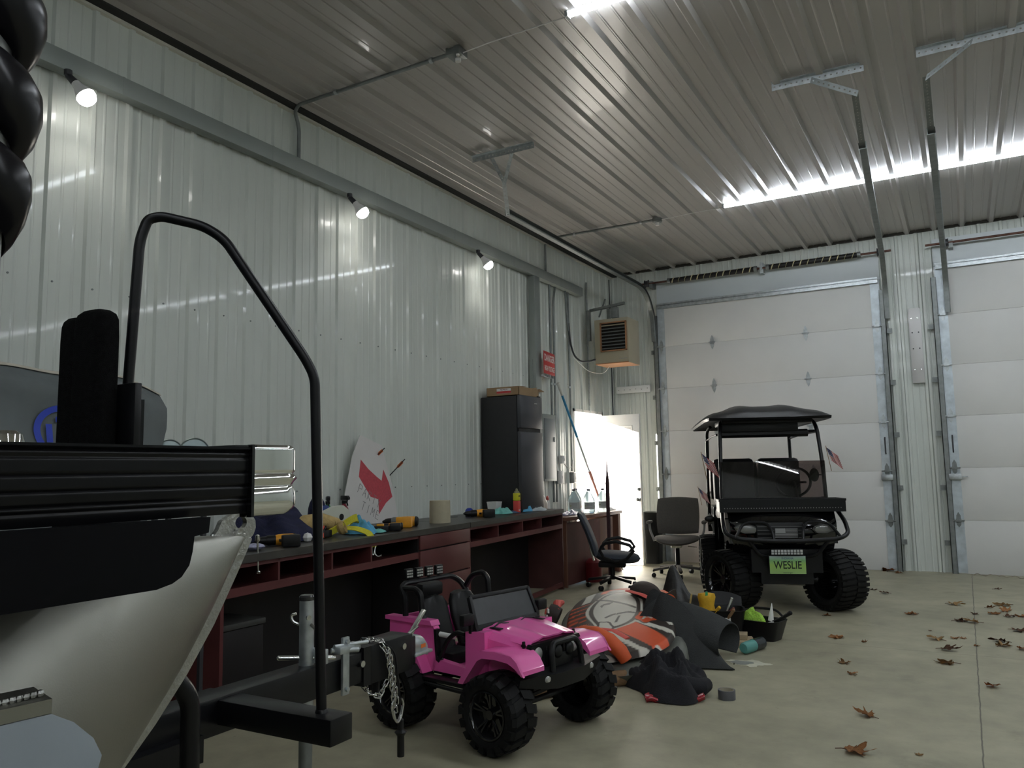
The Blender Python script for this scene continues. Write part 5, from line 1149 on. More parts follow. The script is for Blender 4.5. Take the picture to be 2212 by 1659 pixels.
mPrint=mat('printed_fabric',(.5,.5,.5),.5,0); nn=mPrint.node_tree; at=nn.nodes.new('ShaderNodeAttribute'); at.attribute_name='print'; nn.links.new(at.outputs['Color'],nn.nodes['Principled BSDF'].inputs['Base Color'])
o=b.out('printed_top',mPrint,tw,ang=80)
me=o.data; ca=me.color_attributes.new('print','FLOAT_COLOR','POINT')
bb=[(min(q[0] for q in P)-.01,max(q[0] for q in P)+.01,min(q[1] for q in P)-.01,max(q[1] for q in P)+.01) for P,_,_ in layers]
for i,v in enumerate(me.vertices):
    c_=DK; x,y=v.co.x,v.co.y
    for (P,colr,w),bx_ in zip(layers,bb):
        if bx_[0]<x<bx_[1] and bx_[2]<y<bx_[3]:
            d=sdp((x,y),P); t=max(0,min(1,.5-d/w))
            if t>0: c_=tuple(c_[k]*(1-t)+colr[k]*t for k in range(3))
    ca.data[i].color=(*c_,1)
mOr=mat('orange_fabric',(.62,.10,.025),.6,0,.08,12,.2,40); mBrF=mat('dark_brown_fabric',(.03,.02,.017),.7,0,.1,15,.2,40); mRdF=mat('coral_webbing',(.60,.10,.08),.7)
# grip collars: orange arc over a dark pad near the viewer, dark pad far right, handles left
b=B(); b.tube([(-.36,.30,.15),(-.43,.28,.215),(-.54,.24,.255),(-.64,.17,.265),(-.72,.09,.24),(-.76,.03,.19),(-.76,.0,.14)],[.03,.042,.05,.052,.05,.046,.04],n=16); b.out('orange_collar',mOr,tw,ang=60)
b=B(); b.ball((-.66,.23,.15),(.18,.085,.075),n=20,m=10,R=Matrix.Rotation(-.55,3,'Z')); b.out('collar_opening',mat('black_mesh',(.004,.004,.004),.9),tw)
b=B(); b.tube([(-.55,.14,.285),(-.63,.06,.29),(-.70,-.02,.255)],.03,n=8,flat=(.028,.006)); b.out('pull_tab',mRdF,tw)
b=B(); b.ball((.50,-.27,.345),(.21,.10,.085),n=20,m=10,R=Matrix.Rotation(.25,3,'Z')); b.out('dark_pad',mBrF,tw)
b=B(); b.tube([(.78,-.34,.28),(.66,-.42,.30),(.48,-.45,.29),(.32,-.42,.27),(.26,-.38,.24)],[.03,.045,.05,.045,.03],n=14); b.out('orange_collar',mOr,tw,ang=60)
b=B(); b.tube([(.42,-.13,.375),(.30,-.22,.365),(.16,-.32,.33)],.03,n=8,flat=(.03,.006)); b.out('pull_tab',mRdF,tw)
b=B(); b.lathe([(.02,-.05),(.065,-.045),(.075,0),(.065,.045),(.02,.05)],(.52,.43,.19),(.2,.9,.4),n=20); b.out('side_grip',mBrF,tw)
b=B(); b.box((.47,.475,.225),(.05,.012,.03),rot=Matrix.Rotation(.3,3,'Z')); b.out('grip_patch',mWhiteP,tw)
b=B(); b.box((.50,.49,.185),(.11,.01,.022),rot=Matrix.Rotation(.2,3,'Z')); b.out('grip_patch',mWhiteP,tw)
b=B(); b.box((.49,.485,.22),(.03,.02,.05),rot=Matrix.Rotation(.3,3,'X'),bev=.006); b.out('grip_tab',mRdF,tw)
b=B(); b.tube([(.75,.36,.24),(.62,.40,.25),(.48,.40,.22)],[.02,.035,.02],n=10); b.out('side_strap',mRdF,tw)
# black textured mat folded into a cone
mNeo=mat('charcoal_ribbed_mat',(.028,.030,.030),.8,0,.15,14,.6,220)
mt_=E('folded_mat',(-1.75,5.35,0),label='charcoal textured mat folded into a cone on the floor',cat='mat')
A0=V((-.16,.30,.60)); 
b=B()
def cone(u_,v_):
    # u from the pleat at the top left to the rolled mouth at the right, v round the fold
    apex=V((-.30,-.10,.30)); a=-.9+v_*5.0
    mouth=V((.30,.10,.125))+V((.02*math.cos(a),.20*math.cos(a),.115*math.sin(a)))
    t=u_; back=V((-.24,.05,.19))+V((.10*math.sin(a+.9),.10*math.cos(a),.19*math.sin(a)))*(1+.1*math.sin(a*2))
    return back*(1-t)+mouth*t+V((0,0,.03*math.sin(PI*t)))
b.grid(cone,24,40,thick=.008); b.out('rolled_cone',mNeo,mt_,ang=70)
b=B(); b.grid(lambda u_,v_:(-.26+.10*u_+.55*v_*(1-.0*u_),-.02-.30*u_+.18*v_*u_,.44*(1-u_)**1.1*(1-v_)**.8*min(1,v_/.28+.12)**.8+.20*math.sin(PI*v_)*(1-u_)*.6+.012+.0*v_),24,24,thick=.008); b.out('mat_fold',mNeo,mt_,ang=70)
b=B(); b.grid(lambda u_,v_:(-.34+.26*v_,.02+.12*u_,.06+.38*u_**.8*math.sin(PI*(.03+.94*v_))**.8+.02*math.sin(7*v_)),20,20,thick=.008); b.out('mat_fold',mNeo,mt_,ang=70)
b=B(); b.tube([(.28,.0,.02),(.14,-.10,.04),(.0,-.22,.02),(-.12,-.30,.02)],.025,n=10,flat=(.035,.008)); b.out('mat_strap',mNeo,mt_)
# tall peaked dark seat cover behind
pk=E('vinyl_cover',(-2.02,6.15,0),label='crumpled black vinyl cover standing in a peak between inflatable and tool bucket',cat='cover')
mVin=mat('black_vinyl_cover',(.025,.025,.024),.38,0,.2,8,.5,18)
b=B(); b.grid(lambda u_,v_:(-.27+.60*v_+.02*math.sin(9*u_),-.16+.34*u_+.03*math.sin(6*v_),.012+(.44*math.exp(-((v_-.40)/.20)**2)+.24*math.exp(-((v_-.75)/.2)**2)+.10*math.exp(-((v_-.1)/.12)**2))*math.sin(PI*min(1,u_*1.0))**.5*(1+.10*math.sin(11*u_+5*v_))+.016*math.sin(17*v_+3*u_)**2),36,44,thick=.006); b.out('peaked_sheet',mVin,pk,ang=70)
b=B(); b.grid(lambda u_,v_:(-.16+.22*v_,-.19-.02*v_+.02*math.sin(4*u_),.10+.26*u_+.02*math.sin(8*v_)),10,10,thick=.006); b.out('grey_lining',mat('grey_lining',(.07,.075,.065),.6,0,.2,8,.5,20),pk,ang=70)
# black jacket over a red tube
jk=heap('black_jacket',(-1.60,4.62,0),.22,.30,.17,mFab,'black jacket in a heap in front of the folded mat','jacket',31,rz=.5,n=70,amp=.30,fold=8)
b=B(); b.tube([(-.02,-.12,.09),(.08,-.20,.065),(.15,-.18,.055),(.20,-.10,.05)],[.05,.055,.05,.04],n=16); b.out('sleeve',mFab,jk)
rt=E('red_bag',(-1.50,4.40,0),math.atan2(.14,.285),label='flat red plastic bag sticking out under the black jacket',cat='bag'); b=B(); b.grid(lambda u_,v_:(-.15+.32*u_,-.04+.08*v_,.018+.012*math.sin(15*v_)+.008*math.sin(20*u_)+.01*u_),26,14,thick=.012); b.out('bag_film',mat('red_film',(.30,.012,.02),.25,0,.2,20,.3,60,coat=.3),rt,ang=70)
# rolled brown mat / tubes behind the toy car wheel
mBrT=mat('brown_canvas_tube',(.20,.12,.06),.8,0,.2,12,.3,60)
rb=E('rolled_rug',(-2.02,4.36,0),math.atan2(.488,.339),label='long brown canvas roll with dark band lying behind the toy car wheel',cat='roll')
b=B(); b.tube([(-.42,0,.045),(.0,.01,.045),(.34,0,.045)],.045,n=18); b.out('canvas_roll',mBrT,rb)
b=B(); b.cyl((.09,.005,.045),(.13,.005,.045),.048,n=18); b.out('dark_band',mBlackP,rb)
rc=E('cardboard_tube',(-2.12,4.52,0),math.atan2(.488,.339),label='thinner tan tube lying behind the brown canvas roll',cat='tube')
b=B(); b.tube([(-.3,0,.025),(.40,0,.025)],.025,n=14); b.out('tube_body',mCard,rc)
# gray tape roll
tr_=E('duct_tape_roll',(-1.245,4.575,0),label='roll of grey duct tape standing flat on the floor',cat='tape roll')
b=B(); b.lathe([(.039,.0),(.047,0),(.0475,.002),(.0475,.048),(.047,.05),(.039,.05),(.038,.048),(.038,.002),(.039,0)],(0,0,0),n=40,caps=False); b.out('tape',mat('grey_tape',(.10,.10,.11),.45,0,.05,40),tr_)
b=B(); b.lathe([(.038,.001),(.039,.0502),(.0365,.0502),(.036,.001),(.038,.001)],(0,0,0),n=40,caps=False); b.out('paper_core',mat('tan_core',(.35,.32,.24),.8),tr_)
# tool bucket
bk_=E('tool_tote',(-1.69,6.14,0),math.radians(18),label='black open tool bucket holding yellow gloves and hand tools',cat='tool bucket')
b=B()
def rr_(z,w,d,n=40,p=5): return [V((w*math.copysign(abs(math.cos(a))**(2/p),math.cos(a)),d*math.copysign(abs(math.sin(a))**(2/p),math.sin(a)),z)) for a in [2*PI*j/n for j in range(n)]]
b.loft([rr_(0,.14,.10),rr_(.21,.175,.135),rr_(.225,.182,.142),rr_(.225,.168,.128),rr_(.03,.13,.09)]); b.out('bucket',mBlackP,bk_)
b=B(); b.grid(lambda u_,v_:(-.17+.34*u_,.14+.05*v_+.02*math.sin(PI*u_),.20+.12*v_*math.sin(PI*(.12+.76*u_))**.4),18,6,thick=.008); b.out('flap',mBlackP,bk_)
b=B(); b.box((.03,-.139,.165),(.07,.003,.022)); b.out('white_tag',mWhite,bk_)
b=B(); b.box((-.20,.06,.24),(.035,.05,.14),bev=.004); b.box((-.19,.06,.17),(.03,.04,.2)); b.out('grey_handle',mat('grey_plastic',(.10,.105,.11),.5),bk_)
b=B(); b.box((-.225,-.02,.25),(.012,.04,.16),rot=Matrix.Rotation(.2,3,'Y')); b.out('wood_ruler',mat('ruler_wood',(.45,.33,.12),.6),bk_)
mYG=mat('yellow_glove_leather',(.62,.36,.02),.75,0,.12,18,.5,40)
gl=E('yellow_work_gloves',(-1.765,6.045,.125),math.radians(18),label='pair of yellow work gloves stuffed upright in the tool bucket',cat='gloves')
b=B(); b.loft([[V((w*math.cos(a)*(1+.1*math.sin(3*a)),d*math.sin(a),z)) for a in [2*PI*j/24 for j in range(24)]] for z,w,d in ((-.04,.04,.03),(.0,.058,.045),(.07,.064,.05),(.13,.052,.04),(.16,.058,.042),(.19,.064,.042),(.215,.058,.036),(.222,.02,.015))]); b.out('glove_cuff',mYG,gl,ang=60)
for k in range(3): b=B(); b.tube([(-.03+.03*k,-.03,.10),(-.03+.035*k,-.045,.06),(-.02+.035*k,-.04,.02)],.016,n=10); b.out('glove_finger',mYG,gl)
b=B(); b.box((-.0,-.035,.215),(.018,.006,.04),rot=.1); b.out('green_clip',mat('green_plastic',(.03,.28,.10),.5),gl)
for lab,p0,p1,rad,mt2 in (('screwdriver with yellow handle in the tool bucket',(-1.74,6.02,.17),(-1.66,6.00,.25),.012,mYG),('hammer handle leaning in the tool bucket',(-1.66,6.08,.12),(-1.60,6.14,.30),.010,mSteel),('brown wooden chisel in the tool bucket',(-1.62,6.03,.15),(-1.56,6.02,.235),.011,mBrT),('pliers with dark red grips in the tool bucket',(-1.68,6.10,.14),(-1.57,6.06,.24),.009,mat('dark_red_grip',(.16,.03,.02),.5))):
    p0=V(p0);p1=V(p1); t=E('hand_tool',p0,label=lab,cat='hand tool',group='hand tools in the tool bucket'); b=B(); b.tube([V((0,0,0)),(p1-p0)*.5,(p1-p0)],[rad*.5,rad*1.1,rad],n=10); b.ball(p1-p0,rad*1.15,n=10,m=6); b.out('handle',mt2,t); b=B(); b.cyl((p1-p0)*-.35,(0,0,0),rad*.35); b.out('shank',mSteel,t)
# black tray with green cloth
ty=E('tool_tray',(-1.42,6.27,0),math.radians(-14),label='low black open tray holding bright green cloth',cat='tray')
b=B(); b.loft([rr_(0,.13,.09),rr_(.135,.17,.12),rr_(.145,.175,.125),rr_(.145,.160,.11),rr_(.02,.12,.08)]); b.out('tray_body',mBlackP,ty)
b=B(); b.tube([(-.16,.10,.14),(-.12,.12,.20),(.06,.13,.20),(.14,.11,.14)],.009,n=8,fil=.04); b.out('tray_handle',mBlackP,ty)
heap('microfiber_cloth',(-1.49,6.27,.115),.10,.07,.085,mat('lime_microfiber',(.36,.62,.08),.95,0,.25,90,1,120),'lime green shaggy microfibre cloth lying in the black tray','cloth',41,rz=-.3,n=26,amp=.2)
t=E('paint_brush',(-1.32,6.20,.13),label='black handled brush lying across the right end of the tray',cat='brush'); b=B(); b.tube([(.0,.0,.01),(.07,-.01,.045),(.13,-.015,.085)],[.010,.012,.016],n=10); b.ball((.13,-.015,.085),.017,n=10,m=6); b.out('handle',mBlackP,t); b=B(); b.bar((-.06,.01,-.01),(.01,.0,.012),.03,.01); b.out('bristle_head',mWhite,t)
t=E('paper_funnel',(-1.355,6.30,.13),label='white pointed paper sticking up from the tray',cat='paper'); b=B(); b.lathe([(.022,0),(.014,.06),(.002,.13)],(0,0,0),(.1,0,1),n=8); b.out('paper_cone',mWhiteP,t)
# wood blocks and bottle
mWd=mat('pale_wood',(.33,.26,.16),.7,0,.12,10,.05,60,stretch=(1,.2,1))
for x,y,z,sx_,sy_,sz_,rz,lab in ((-1.50,5.98,.022,.17,.20,.044,.35,'lower wooden block with red edge beside the tool bucket'),(-1.53,6.0,.062,.13,.13,.034,.2,'upper wooden block stacked beside the tool bucket')):
    t=E('wood_block',(x,y,z),rz,label=lab,cat='wood block',group='wood blocks beside the tool bucket'); b=B(); b.box((0,0,0),(sx_,sy_,sz_),bev=.002); b.out('block',mWd,t)
    if z<.05: b=B(); b.box((sx_/2+.002,0,-.0),(.003,sy_,.02)); b.out('red_edge',mat('red_paint',(.4,.03,.03),.5),t)
t=E('water_bottle',(-1.38,5.80,.042),label='teal translucent bottle lying on its side by the wood blocks',cat='bottle')
ax=V((.075,.26,0)).normalized(); b=B(); b.lathe([(.001,-.13),(.03,-.128),(.038,-.115),(.041,-.06),(.041,.0)],(0,0,0),ax,n=24); b.out('bottle_base',mat('teal_clear_plastic',(.16,.42,.38),.15,0,.05,10,trans=.3,ior=1.2),t)
b=B(); b.lathe([(.042,.0),(.042,.12),(.03,.135),(.02,.14),(.02,.155),(.001,.156)],(0,0,0),ax,n=24); b.out('dark_sleeve',mat('black_label_film',(.02,.025,.03),.25,0,.3,30),t)
# white spill on the floor, a thin film with an irregular rim
t=E('white_spill',(-1.33,5.44,.001),label='dried white splash on the floor in front of the lying bottle',cat='spill')
b=B(); b.prism([((.13+.03*math.sin(3*a)+.015*math.sin(11*a))*math.cos(a),(.085+.02*math.sin(5*a+1)+.01*math.sin(13*a))*math.sin(a)) for a in [2*PI*i/60 for i in range(60)]],lambda a,c_,z:(a,c_,z),0,.0025); b.out('splash',mat('dried_paint',(.58,.57,.45),.6,0,.06,30),t)
b=B(); b.prism([((.07+.01*math.sin(4*a))*math.cos(a)-.04,(.05+.01*math.sin(3*a))*math.sin(a)-.005) for a in [2*PI*i/40 for i in range(40)]],lambda a,c_,z:(a,c_,z),.0026,.0042); b.out('grey_patch',mat('damp_grey',(.26,.27,.24),.4),t)
# ================================================================ leaves
mL=[mat('dry_leaf_'+n_,c_,.75,0,.25,25,.4,60) for n_,c_ in (('orange',(.34,.15,.05)),('brown',(.13,.06,.03)),('tan',(.36,.22,.09)))]
def leafmesh(seed,curl=.5):
    rnd=random.Random(seed); lobes=[]
    pts=[]
    tips=[(0,1.0),(.75,.80),(1.45,.62),(2.15,.45),(-.75,.80),(-1.45,.62),(-2.15,.45)]
    N=84
    for i in range(N):
        a=-PI+2*PI*(i+.5)/N; r_=.30
        for ta,tl in tips:
            d=abs((a-ta+PI)%(2*PI)-PI); r_=max(r_,tl*max(0,1-d/.46)**.75*(1+.08*math.sin(24*a)),.46 if abs(a)<2.3 else .3)
        pts.append((a,r_*(1+rnd.uniform(-.06,.06))))
    b=B(); rings=[]
    cx,cy,ph=rnd.uniform(.4,1)*curl,rnd.uniform(.3,1)*curl,rnd.uniform(0,6)
    for k in range(0,9):
        q=k/8; ring=[]
        for a,r_ in pts:
            x=math.cos(a)*r_*q; y=math.sin(a)*r_*q
            z=.03+.32*cx*abs(y)**1.6+.22*cy*max(0,x)**2+.07*math.sin(5*x+ph)*math.sin(4*y+ph)*q+.05*q*q*math.sin(a*6+ph)
            ring.append(V((x,y,z)))
        rings.append(ring)
    vr=[[b._v(p) for p in rg] for rg in rings[1:]]; c0=b._v(rings[0][0]); n_=len(pts)
    for j in range(n_):
        if j==n_-1: pass
        k=(j+1)%n_; b.bm.faces.new((c0,vr[0][j],vr[0][k]))
        for i in range(7): b.bm.faces.new((vr[i][j],vr[i+1][j],vr[i+1][k],vr[i][k]))
    ret=bmesh.ops.solidify(b.bm,geom=b.bm.faces[:],thickness=.012)
    zmin=min(v.co.z for v in b.bm.verts)
    for v in b.bm.verts: v.co.z-=zmin
    return b
protos=[]
def fixp(sd,curl):
    b=leafmesh(sd,curl); return b
leafdat=[
 (-0.53,3.99,0.105,0.0,0,'large orange maple leaf with upright lobes nearest the bottom edge'),
 (-0.52,4.57,0.08,1.37,0,'orange maple leaf with a long stem, second from the bottom edge'),
 (-0.7,5.44,0.055,2.74,0,'small orange leaf just below the pale curled one in mid floor'),
 (-0.77,5.7,0.07,1.01,2,'pale tan curled leaf in mid floor, right of the white splash'),
 (-0.93,6.53,0.1,2.38,0,'orange leaf lying alone right of the black tray'),
 (-0.73,6.43,0.035,0.65,0,'tiny rust leaf right of the orange leaf near the black tray'),
 (-0.97,7.99,0.05,2.02,1,'small leaf tucked against the right front wheel of the golf cart'),
 (-1.13,7.43,0.055,0.29,0,'flat orange leaf in front of the space between the cart wheels'),
 (-0.18,5.98,0.1,1.66,2,'wide tan leaf with raised tips left of the floor joint'),
 (-0.2,6.39,0.1,3.03,1,'dark curled leaf with tan half, left of the floor joint'),
 (-0.26,6.74,0.095,1.3,2,'yellowish leaf with curled end, above the dark curled one'),
 (-0.16,6.84,0.05,2.67,0,'small rust leaf, left of a touching pair by the joint'),
 (-0.1,6.86,0.045,0.94,0,'small rust leaf, right of a touching pair by the joint'),
 (0.05,5.48,0.07,2.31,0,'orange leaf lying right on the long floor joint'),
 (-0.02,6.62,0.035,0.58,0,'tiny rust leaf just left of the long floor joint'),
 (-0.48,7.78,0.085,1.95,0,'peaked orange leaf alone in front of the white column'),
 (-0.13,7.59,0.09,0.22,1,'brown curled leaf, left one of the pair crossing the joint'),
 (-0.02,7.57,0.09,1.59,2,'pale flat leaf, right one of the pair crossing the joint'),
 (-0.18,8.45,0.11,2.96,2,'curled tan leaf left of the joint in front of the right door'),
 (-0.01,7.99,0.05,1.23,1,'small leaf touching the long joint below the tan curled leaf'),
 (0.12,8.08,0.085,2.6,0,'orange leaf, left end of the cluster right of the joint'),
 (0.22,8.23,0.09,0.87,0,'orange leaf in the middle of the cluster right of the joint'),
 (0.24,7.98,0.08,2.24,1,'brown leaf at the lower right of the cluster right of the joint'),
 (0.14,6.69,0.09,0.51,2,'tan leaf, lower of two overlapping near the right edge'),
 (0.22,8.58,0.12,1.88,2,'broad tan leaf above the cluster near the right edge'),
 (0.1,8.38,0.06,0.15,0,'small peaked leaf between the joint and the broad tan leaf'),
 (0.14,6.85,0.09,1.52,1,'dark leaf, upper of two overlapping near the right edge'),
 (0.26,7.33,0.1,2.89,1,'upright curled brown leaf near the right edge'),
 (0.33,8.01,0.08,1.16,0,'leaf at the far right edge beside the cluster'),
 (0.26,6.63,0.08,2.53,0,'leaf cut by the right edge below the overlapping two'),
 (-0.9,10.8,0.15,0.8,0,'large orange leaf against the bottom corner of the left garage door'),
 (-0.77,10.64,0.08,2.17,0,'small orange leaf right of the large one at the door corner'),
 (-0.92,9.12,0.06,0.44,1,'small dark leaf, left one behind the right cart wheel'),
 (-0.78,8.92,0.075,1.81,1,'dark leaf with stem right of the golf cart'),
 (0.19,9.63,0.055,0.08,1,'small dark leaf close to the right garage door'),
 (-0.32,7.07,0.02,1.45,1,'tiny dark speck of leaf above the yellowish one'),
 (-0.27,4.08,0.03,2.82,2,'tiny yellow leaf scrap near the bottom edge'),
]
base=[fixp(101,.6),fixp(102,1.1),fixp(103,.35),fixp(104,1.5)]
def leaf_obj(bm_src,tint): pass
mesh_cache={}
for i,b in enumerate(base):
    for ti in range(3):
        bb_=B(); me=bpy.data.meshes.new('tmp'); b.bm.to_mesh(me); bb_.bm.from_mesh(me); bpy.data.meshes.remove(me)
        o=bb_.out('leaf_blade',mL[ti],None,ang=60); mesh_cache[(i,ti)]=o.data; bpy.data.objects.remove(o)
    b.bm.free()
bs=B(); bs.tube([(-.18,0,.06),(-.45,.05,.06),(-.70,.03,.03)],.018,n=6); os_=bs.out('leaf_stem',mat('leaf_stem_brown',(.10,.05,.03),.7)); stemmesh=os_.data; bpy.data.objects.remove(os_)
for i,(x,y,s_,rz,ti,lab) in enumerate(leafdat):
    t=E('maple_leaf',(x,y,.001),rz*2,label=lab,cat='leaf',group='dry leaves on the floor'); t.scale=(s_,s_,s_*1.25)
    o=bpy.data.objects.new('leaf_blade',mesh_cache[(i*7%4 if i not in(0,) else 1,ti)]); C.objects.link(o); o.parent=t
    o=bpy.data.objects.new('leaf_stem',stemmesh); C.objects.link(o); o.parent=t
# ================================================================ wall hardware
tg=E('wiring_trough',(XL+.02,5.0,3.62),label='long grey metal wiring trough high along the left wall',cat='wiring trough')
b=B(); b.box2((0,-9.5,0),(.085,4.66,.115),bev=.003); b.out('trough_body',mTrough,tg)
b=B()
for k in range(10): b.box2((.0845,-7+k*1.22,-.001),(.0865,-6.985+k*1.22,.116))
b.out('cover_seam',mTrough,tg)
for (x,y,z,lab) in ((-4.27,2.585,3.40,'glowing flood bulb under the trough nearest the viewer'),(-4.27,5.0,3.42,'glowing flood bulb under the trough in the middle'),(-4.27,7.03,3.425,'glowing flood bulb under the trough farthest from the viewer')):
    t=E('flood_light',(x-.06,y-.05,3.62),label=lab,cat='wall light',group='flood lights under the wiring trough')
    ax=V((.5,.35,-.8)).normalized(); o=V((0,0,-.02))
    b=B(); b.cyl((0,0,0),(0,0,-.03),.022); b.cyl((0,0,-.03),o+ax*.08,.018,.024); b.out('lamp_holder',mDark,t)
    b=B(); b.lathe([(.024,.07),(.028,.10),(.052,.155),(.054,.165)],o,ax,n=24); b.out('bulb_body',mWhite,t)
    b=B(); b.lathe([(.054,.164),(.053,.185),(.042,.207),(.022,.219),(.001,.222)],o,ax,n=24); b.out('bulb_face',mBulb,t)
    L=bpy.data.lights.new('flood_glow','SPOT'); L.energy=3.5; L.spot_size=2.3; L.spot_blend=.6; L.shadow_soft_size=.04; L.color=(1,.96,.9)
    lo=bpy.data.objects.new('flood_glow',L); C.objects.link(lo); lo.parent=t; lo.location=o+ax*.235; lo.rotation_euler=V((.1,.1,-1)).to_track_quat('-Z','Y').to_euler()
def pipe(name,pts,rad,label,cat='conduit',mt=None,fil=.05,clips=(),world=True):
    p0=V(pts[0]); t=E(name,p0,label=label,cat=cat); b=B(); b.tube([V(p)-p0 for p in pts],rad,n=10,fil=fil); b.out('pipe',mt or mGalvD,t)
    for c_,ax in clips:
        b=B(); c_=V(c_)-p0; b.cyl(c_-V(ax)*.012,c_+V(ax)*.012,rad*1.5,n=12); b.out('pipe_strap',mGalv,t)
    return t
pipe('conduit',[(-4.40,4.43,3.735),(-4.40,4.43,4.02),(-4.39,4.37,4.12),(-4.32,4.34,4.150),(-2.90,4.33,4.150)],.014,'bent conduit rising from the trough and crossing the ceiling to a square box',fil=.10,clips=[((-3.93,4.333,4.15),(1,0,0)),((-3.05,4.33,4.15),(1,0,0))])
t=E('junction_box',(-2.84,4.33,4.14),label='square grey junction box with plug on the ceiling near the nearer led row',cat='junction box'); b=B(); b.box((0,0,0),(.11,.11,.055),bev=.004); b.out('box_body',mGalvD,t); b=B(); b.cyl((.0,.02,-.028),(0,.02,-.05),.02); b.cyl((.03,-.03,-.028),(.03,-.03,-.04),.012); b.out('plug',mWhite,t)
pipe('ceiling_wire',[(-2.79,4.33,4.13),(-2.60,4.33,4.14),(-2.35,4.34,4.15),(-2.02,4.34,4.15)],.004,'thin white wire from the ceiling box to the nearer led row','wire',mWhite)
pipe('conduit',[(-4.28,8.6,4.15),(-2.95,8.61,4.15)],.014,'straight conduit along the ceiling near the far led row',clips=[((-3.95,8.602,4.15),(1,0,0)),((-3.10,8.61,4.15),(1,0,0))])
t=E('junction_box',(-2.90,8.61,4.14),label='round topped grey junction box on the ceiling near the far led row',cat='junction box'); b=B(); b.lathe([(.055,.03),(.055,-.02),(.045,-.028)],(0,0,0)); b.out('box_body',mGalvD,t); b=B(); b.cyl((0,0,-.028),(0,0,-.06),.022); b.out('plug',mWhite,t)
pipe('ceiling_wire',[(-2.85,8.61,4.14),(-2.5,8.6,4.15),(-2.14,8.6,4.15)],.004,'thin white wire from the ceiling box to the far led row','wire',mWhite)
pipe('conduit',[(-4.41,8.71,3.74),(-4.41,8.71,4.12)],.013,'short vertical conduit above the trough by the far ceiling corner')
pipe('downspout_channel',[(-4.43,10.83,.02),(-4.43,10.83,4.10)],.008,'thin dark vertical seam strip by the room corner','strip',mDark)
# grey square post, danger sign
pt=E('square_post',(-4.375,8.32,0),label='grey square duct post running up the wall behind the danger sign',cat='post'); b=B(); b.box2((-.04,-.07,0),(.04,.07,3.62),bev=.003); b.box2((-.042,-.082,0),(.0,-.07,2.6)); b.out('post_body',mTrough,pt)
ds=E('danger_sign',(-4.30,8.53,2.575),math.radians(8),label='red DANGER HIGH VOLTAGE sign on the grey post',cat='sign')
mSR=mat('sign_red',(.42,.03,.03),.55); mSW=mat('sign_white',(.65,.62,.6),.6)
b=B(); b.box((0,0,0),(.008,.40,.27),bev=.001); pn=b.out('sign_panel',mSR,ds)
ax_=axes((0,1,0),(0,0,1)); text('sign_text','DANGER',.115,mSW,pn,(.0045,0,.055),ax_,sx=.80,bold=.002); text('sign_text','HIGH VOLTAGE',.085,mSW,pn,(.0045,0,-.07),ax_,sx=.60,bold=.0015)
b=B(); b.bar((-.02,-.2,-.16),(-.02,.12,-.16),.03,.02); b.cyl((0,-.05,-.16),(.03,-.05,-.16),.018); b.cyl((0,.06,-.16),(.03,.06,-.16),.018); b.out('clamp_bar',mGalv,ds)
# conduits right of the post
for k,(pts,lab) in enumerate((([(-4.41,8.80,3.62),(-4.41,8.80,.9)],'vertical conduit just right of the danger sign'),([(-4.41,8.96,3.62),(-4.41,8.90,3.42),(-4.41,8.88,.9)],'vertical conduit with kink at the top, second from the danger sign'),([(-4.41,9.34,3.62),(-4.41,9.33,1.27)],'vertical conduit ending in a grey switch box left of the door frame'),([(-4.40,9.24,3.62),(-4.40,9.27,3.35),(-4.40,9.31,3.1)],'short dark flexible conduit leaning to the door side pipe'))):
    pipe('conduit',pts,.013,lab,clips=[((pts[-1][0],pts[-1][1],2.36),(0,0,1))] if k<3 else ())
pipe('heater_cable',[(-4.39,9.30,3.2),(-4.39,9.33,2.95),(-4.37,9.40,2.78),(-4.33,9.52,2.71),(-4.25,9.62,2.72),(-4.20,9.70,2.75)],.012,'dark flexible cable curving from the wall pipe to the heater','cable',mDark,fil=.08)
pipe('thermostat_wire',[(-4.38,9.40,2.76),(-4.34,9.8,2.60),(-4.25,10.1,2.60),(-4.1,9.95,2.68)],.004,'thin white wire drooping below the heater','wire',mWhite,fil=.15)
ep=E('electrical_panel',(-4.38,8.56,1.56),label='grey breaker panel on the wall right of the refrigerator',cat='electrical panel'); b=B(); b.box((0,0,0),(.10,.34,.80),bev=.004); b.out('panel_box',mTrough,ep); b=B(); b.box((.052,0,-.01),(.008,.28,.72),bev=.002); b.box((.058,.11,.1),(.01,.015,.06)); b.out('panel_door',mat('panel_grey',(.16,.18,.19),.45),ep)
for (y,z,w,h_,lab,m_) in ((9.02,1.42,.09,.10,'small white outlet box with wire above the grey outlets',mWhite),(8.95,1.20,.12,.16,'double white outlet box left of the grey switch box',mWhite),(9.33,1.19,.10,.14,'grey switch box at the foot of the door side conduit',mGalvD)):
    t=E('outlet_box',(XL+.045,y,z),label=lab,cat='electrical box',group='electrical boxes left of the side door'); b=B(); b.box((0,0,0),(.05,w,h_),bev=.004); b.out('box_body',m_,t); b=B(); b.box((.027,.01,0),(.005,w*.8,h_*.85),bev=.001); b.box((.031,.01,0),(.004,.02,.03)); b.out('cover_plate',mWhite,t)
pipe('outlet_wire',[(-4.39,9.05,1.37),(-4.36,9.12,1.30),(-4.37,9.25,1.33),(-4.39,9.32,1.42)],.003,'thin dark wire looping from the white outlet box','wire',mDark,fil=.05)
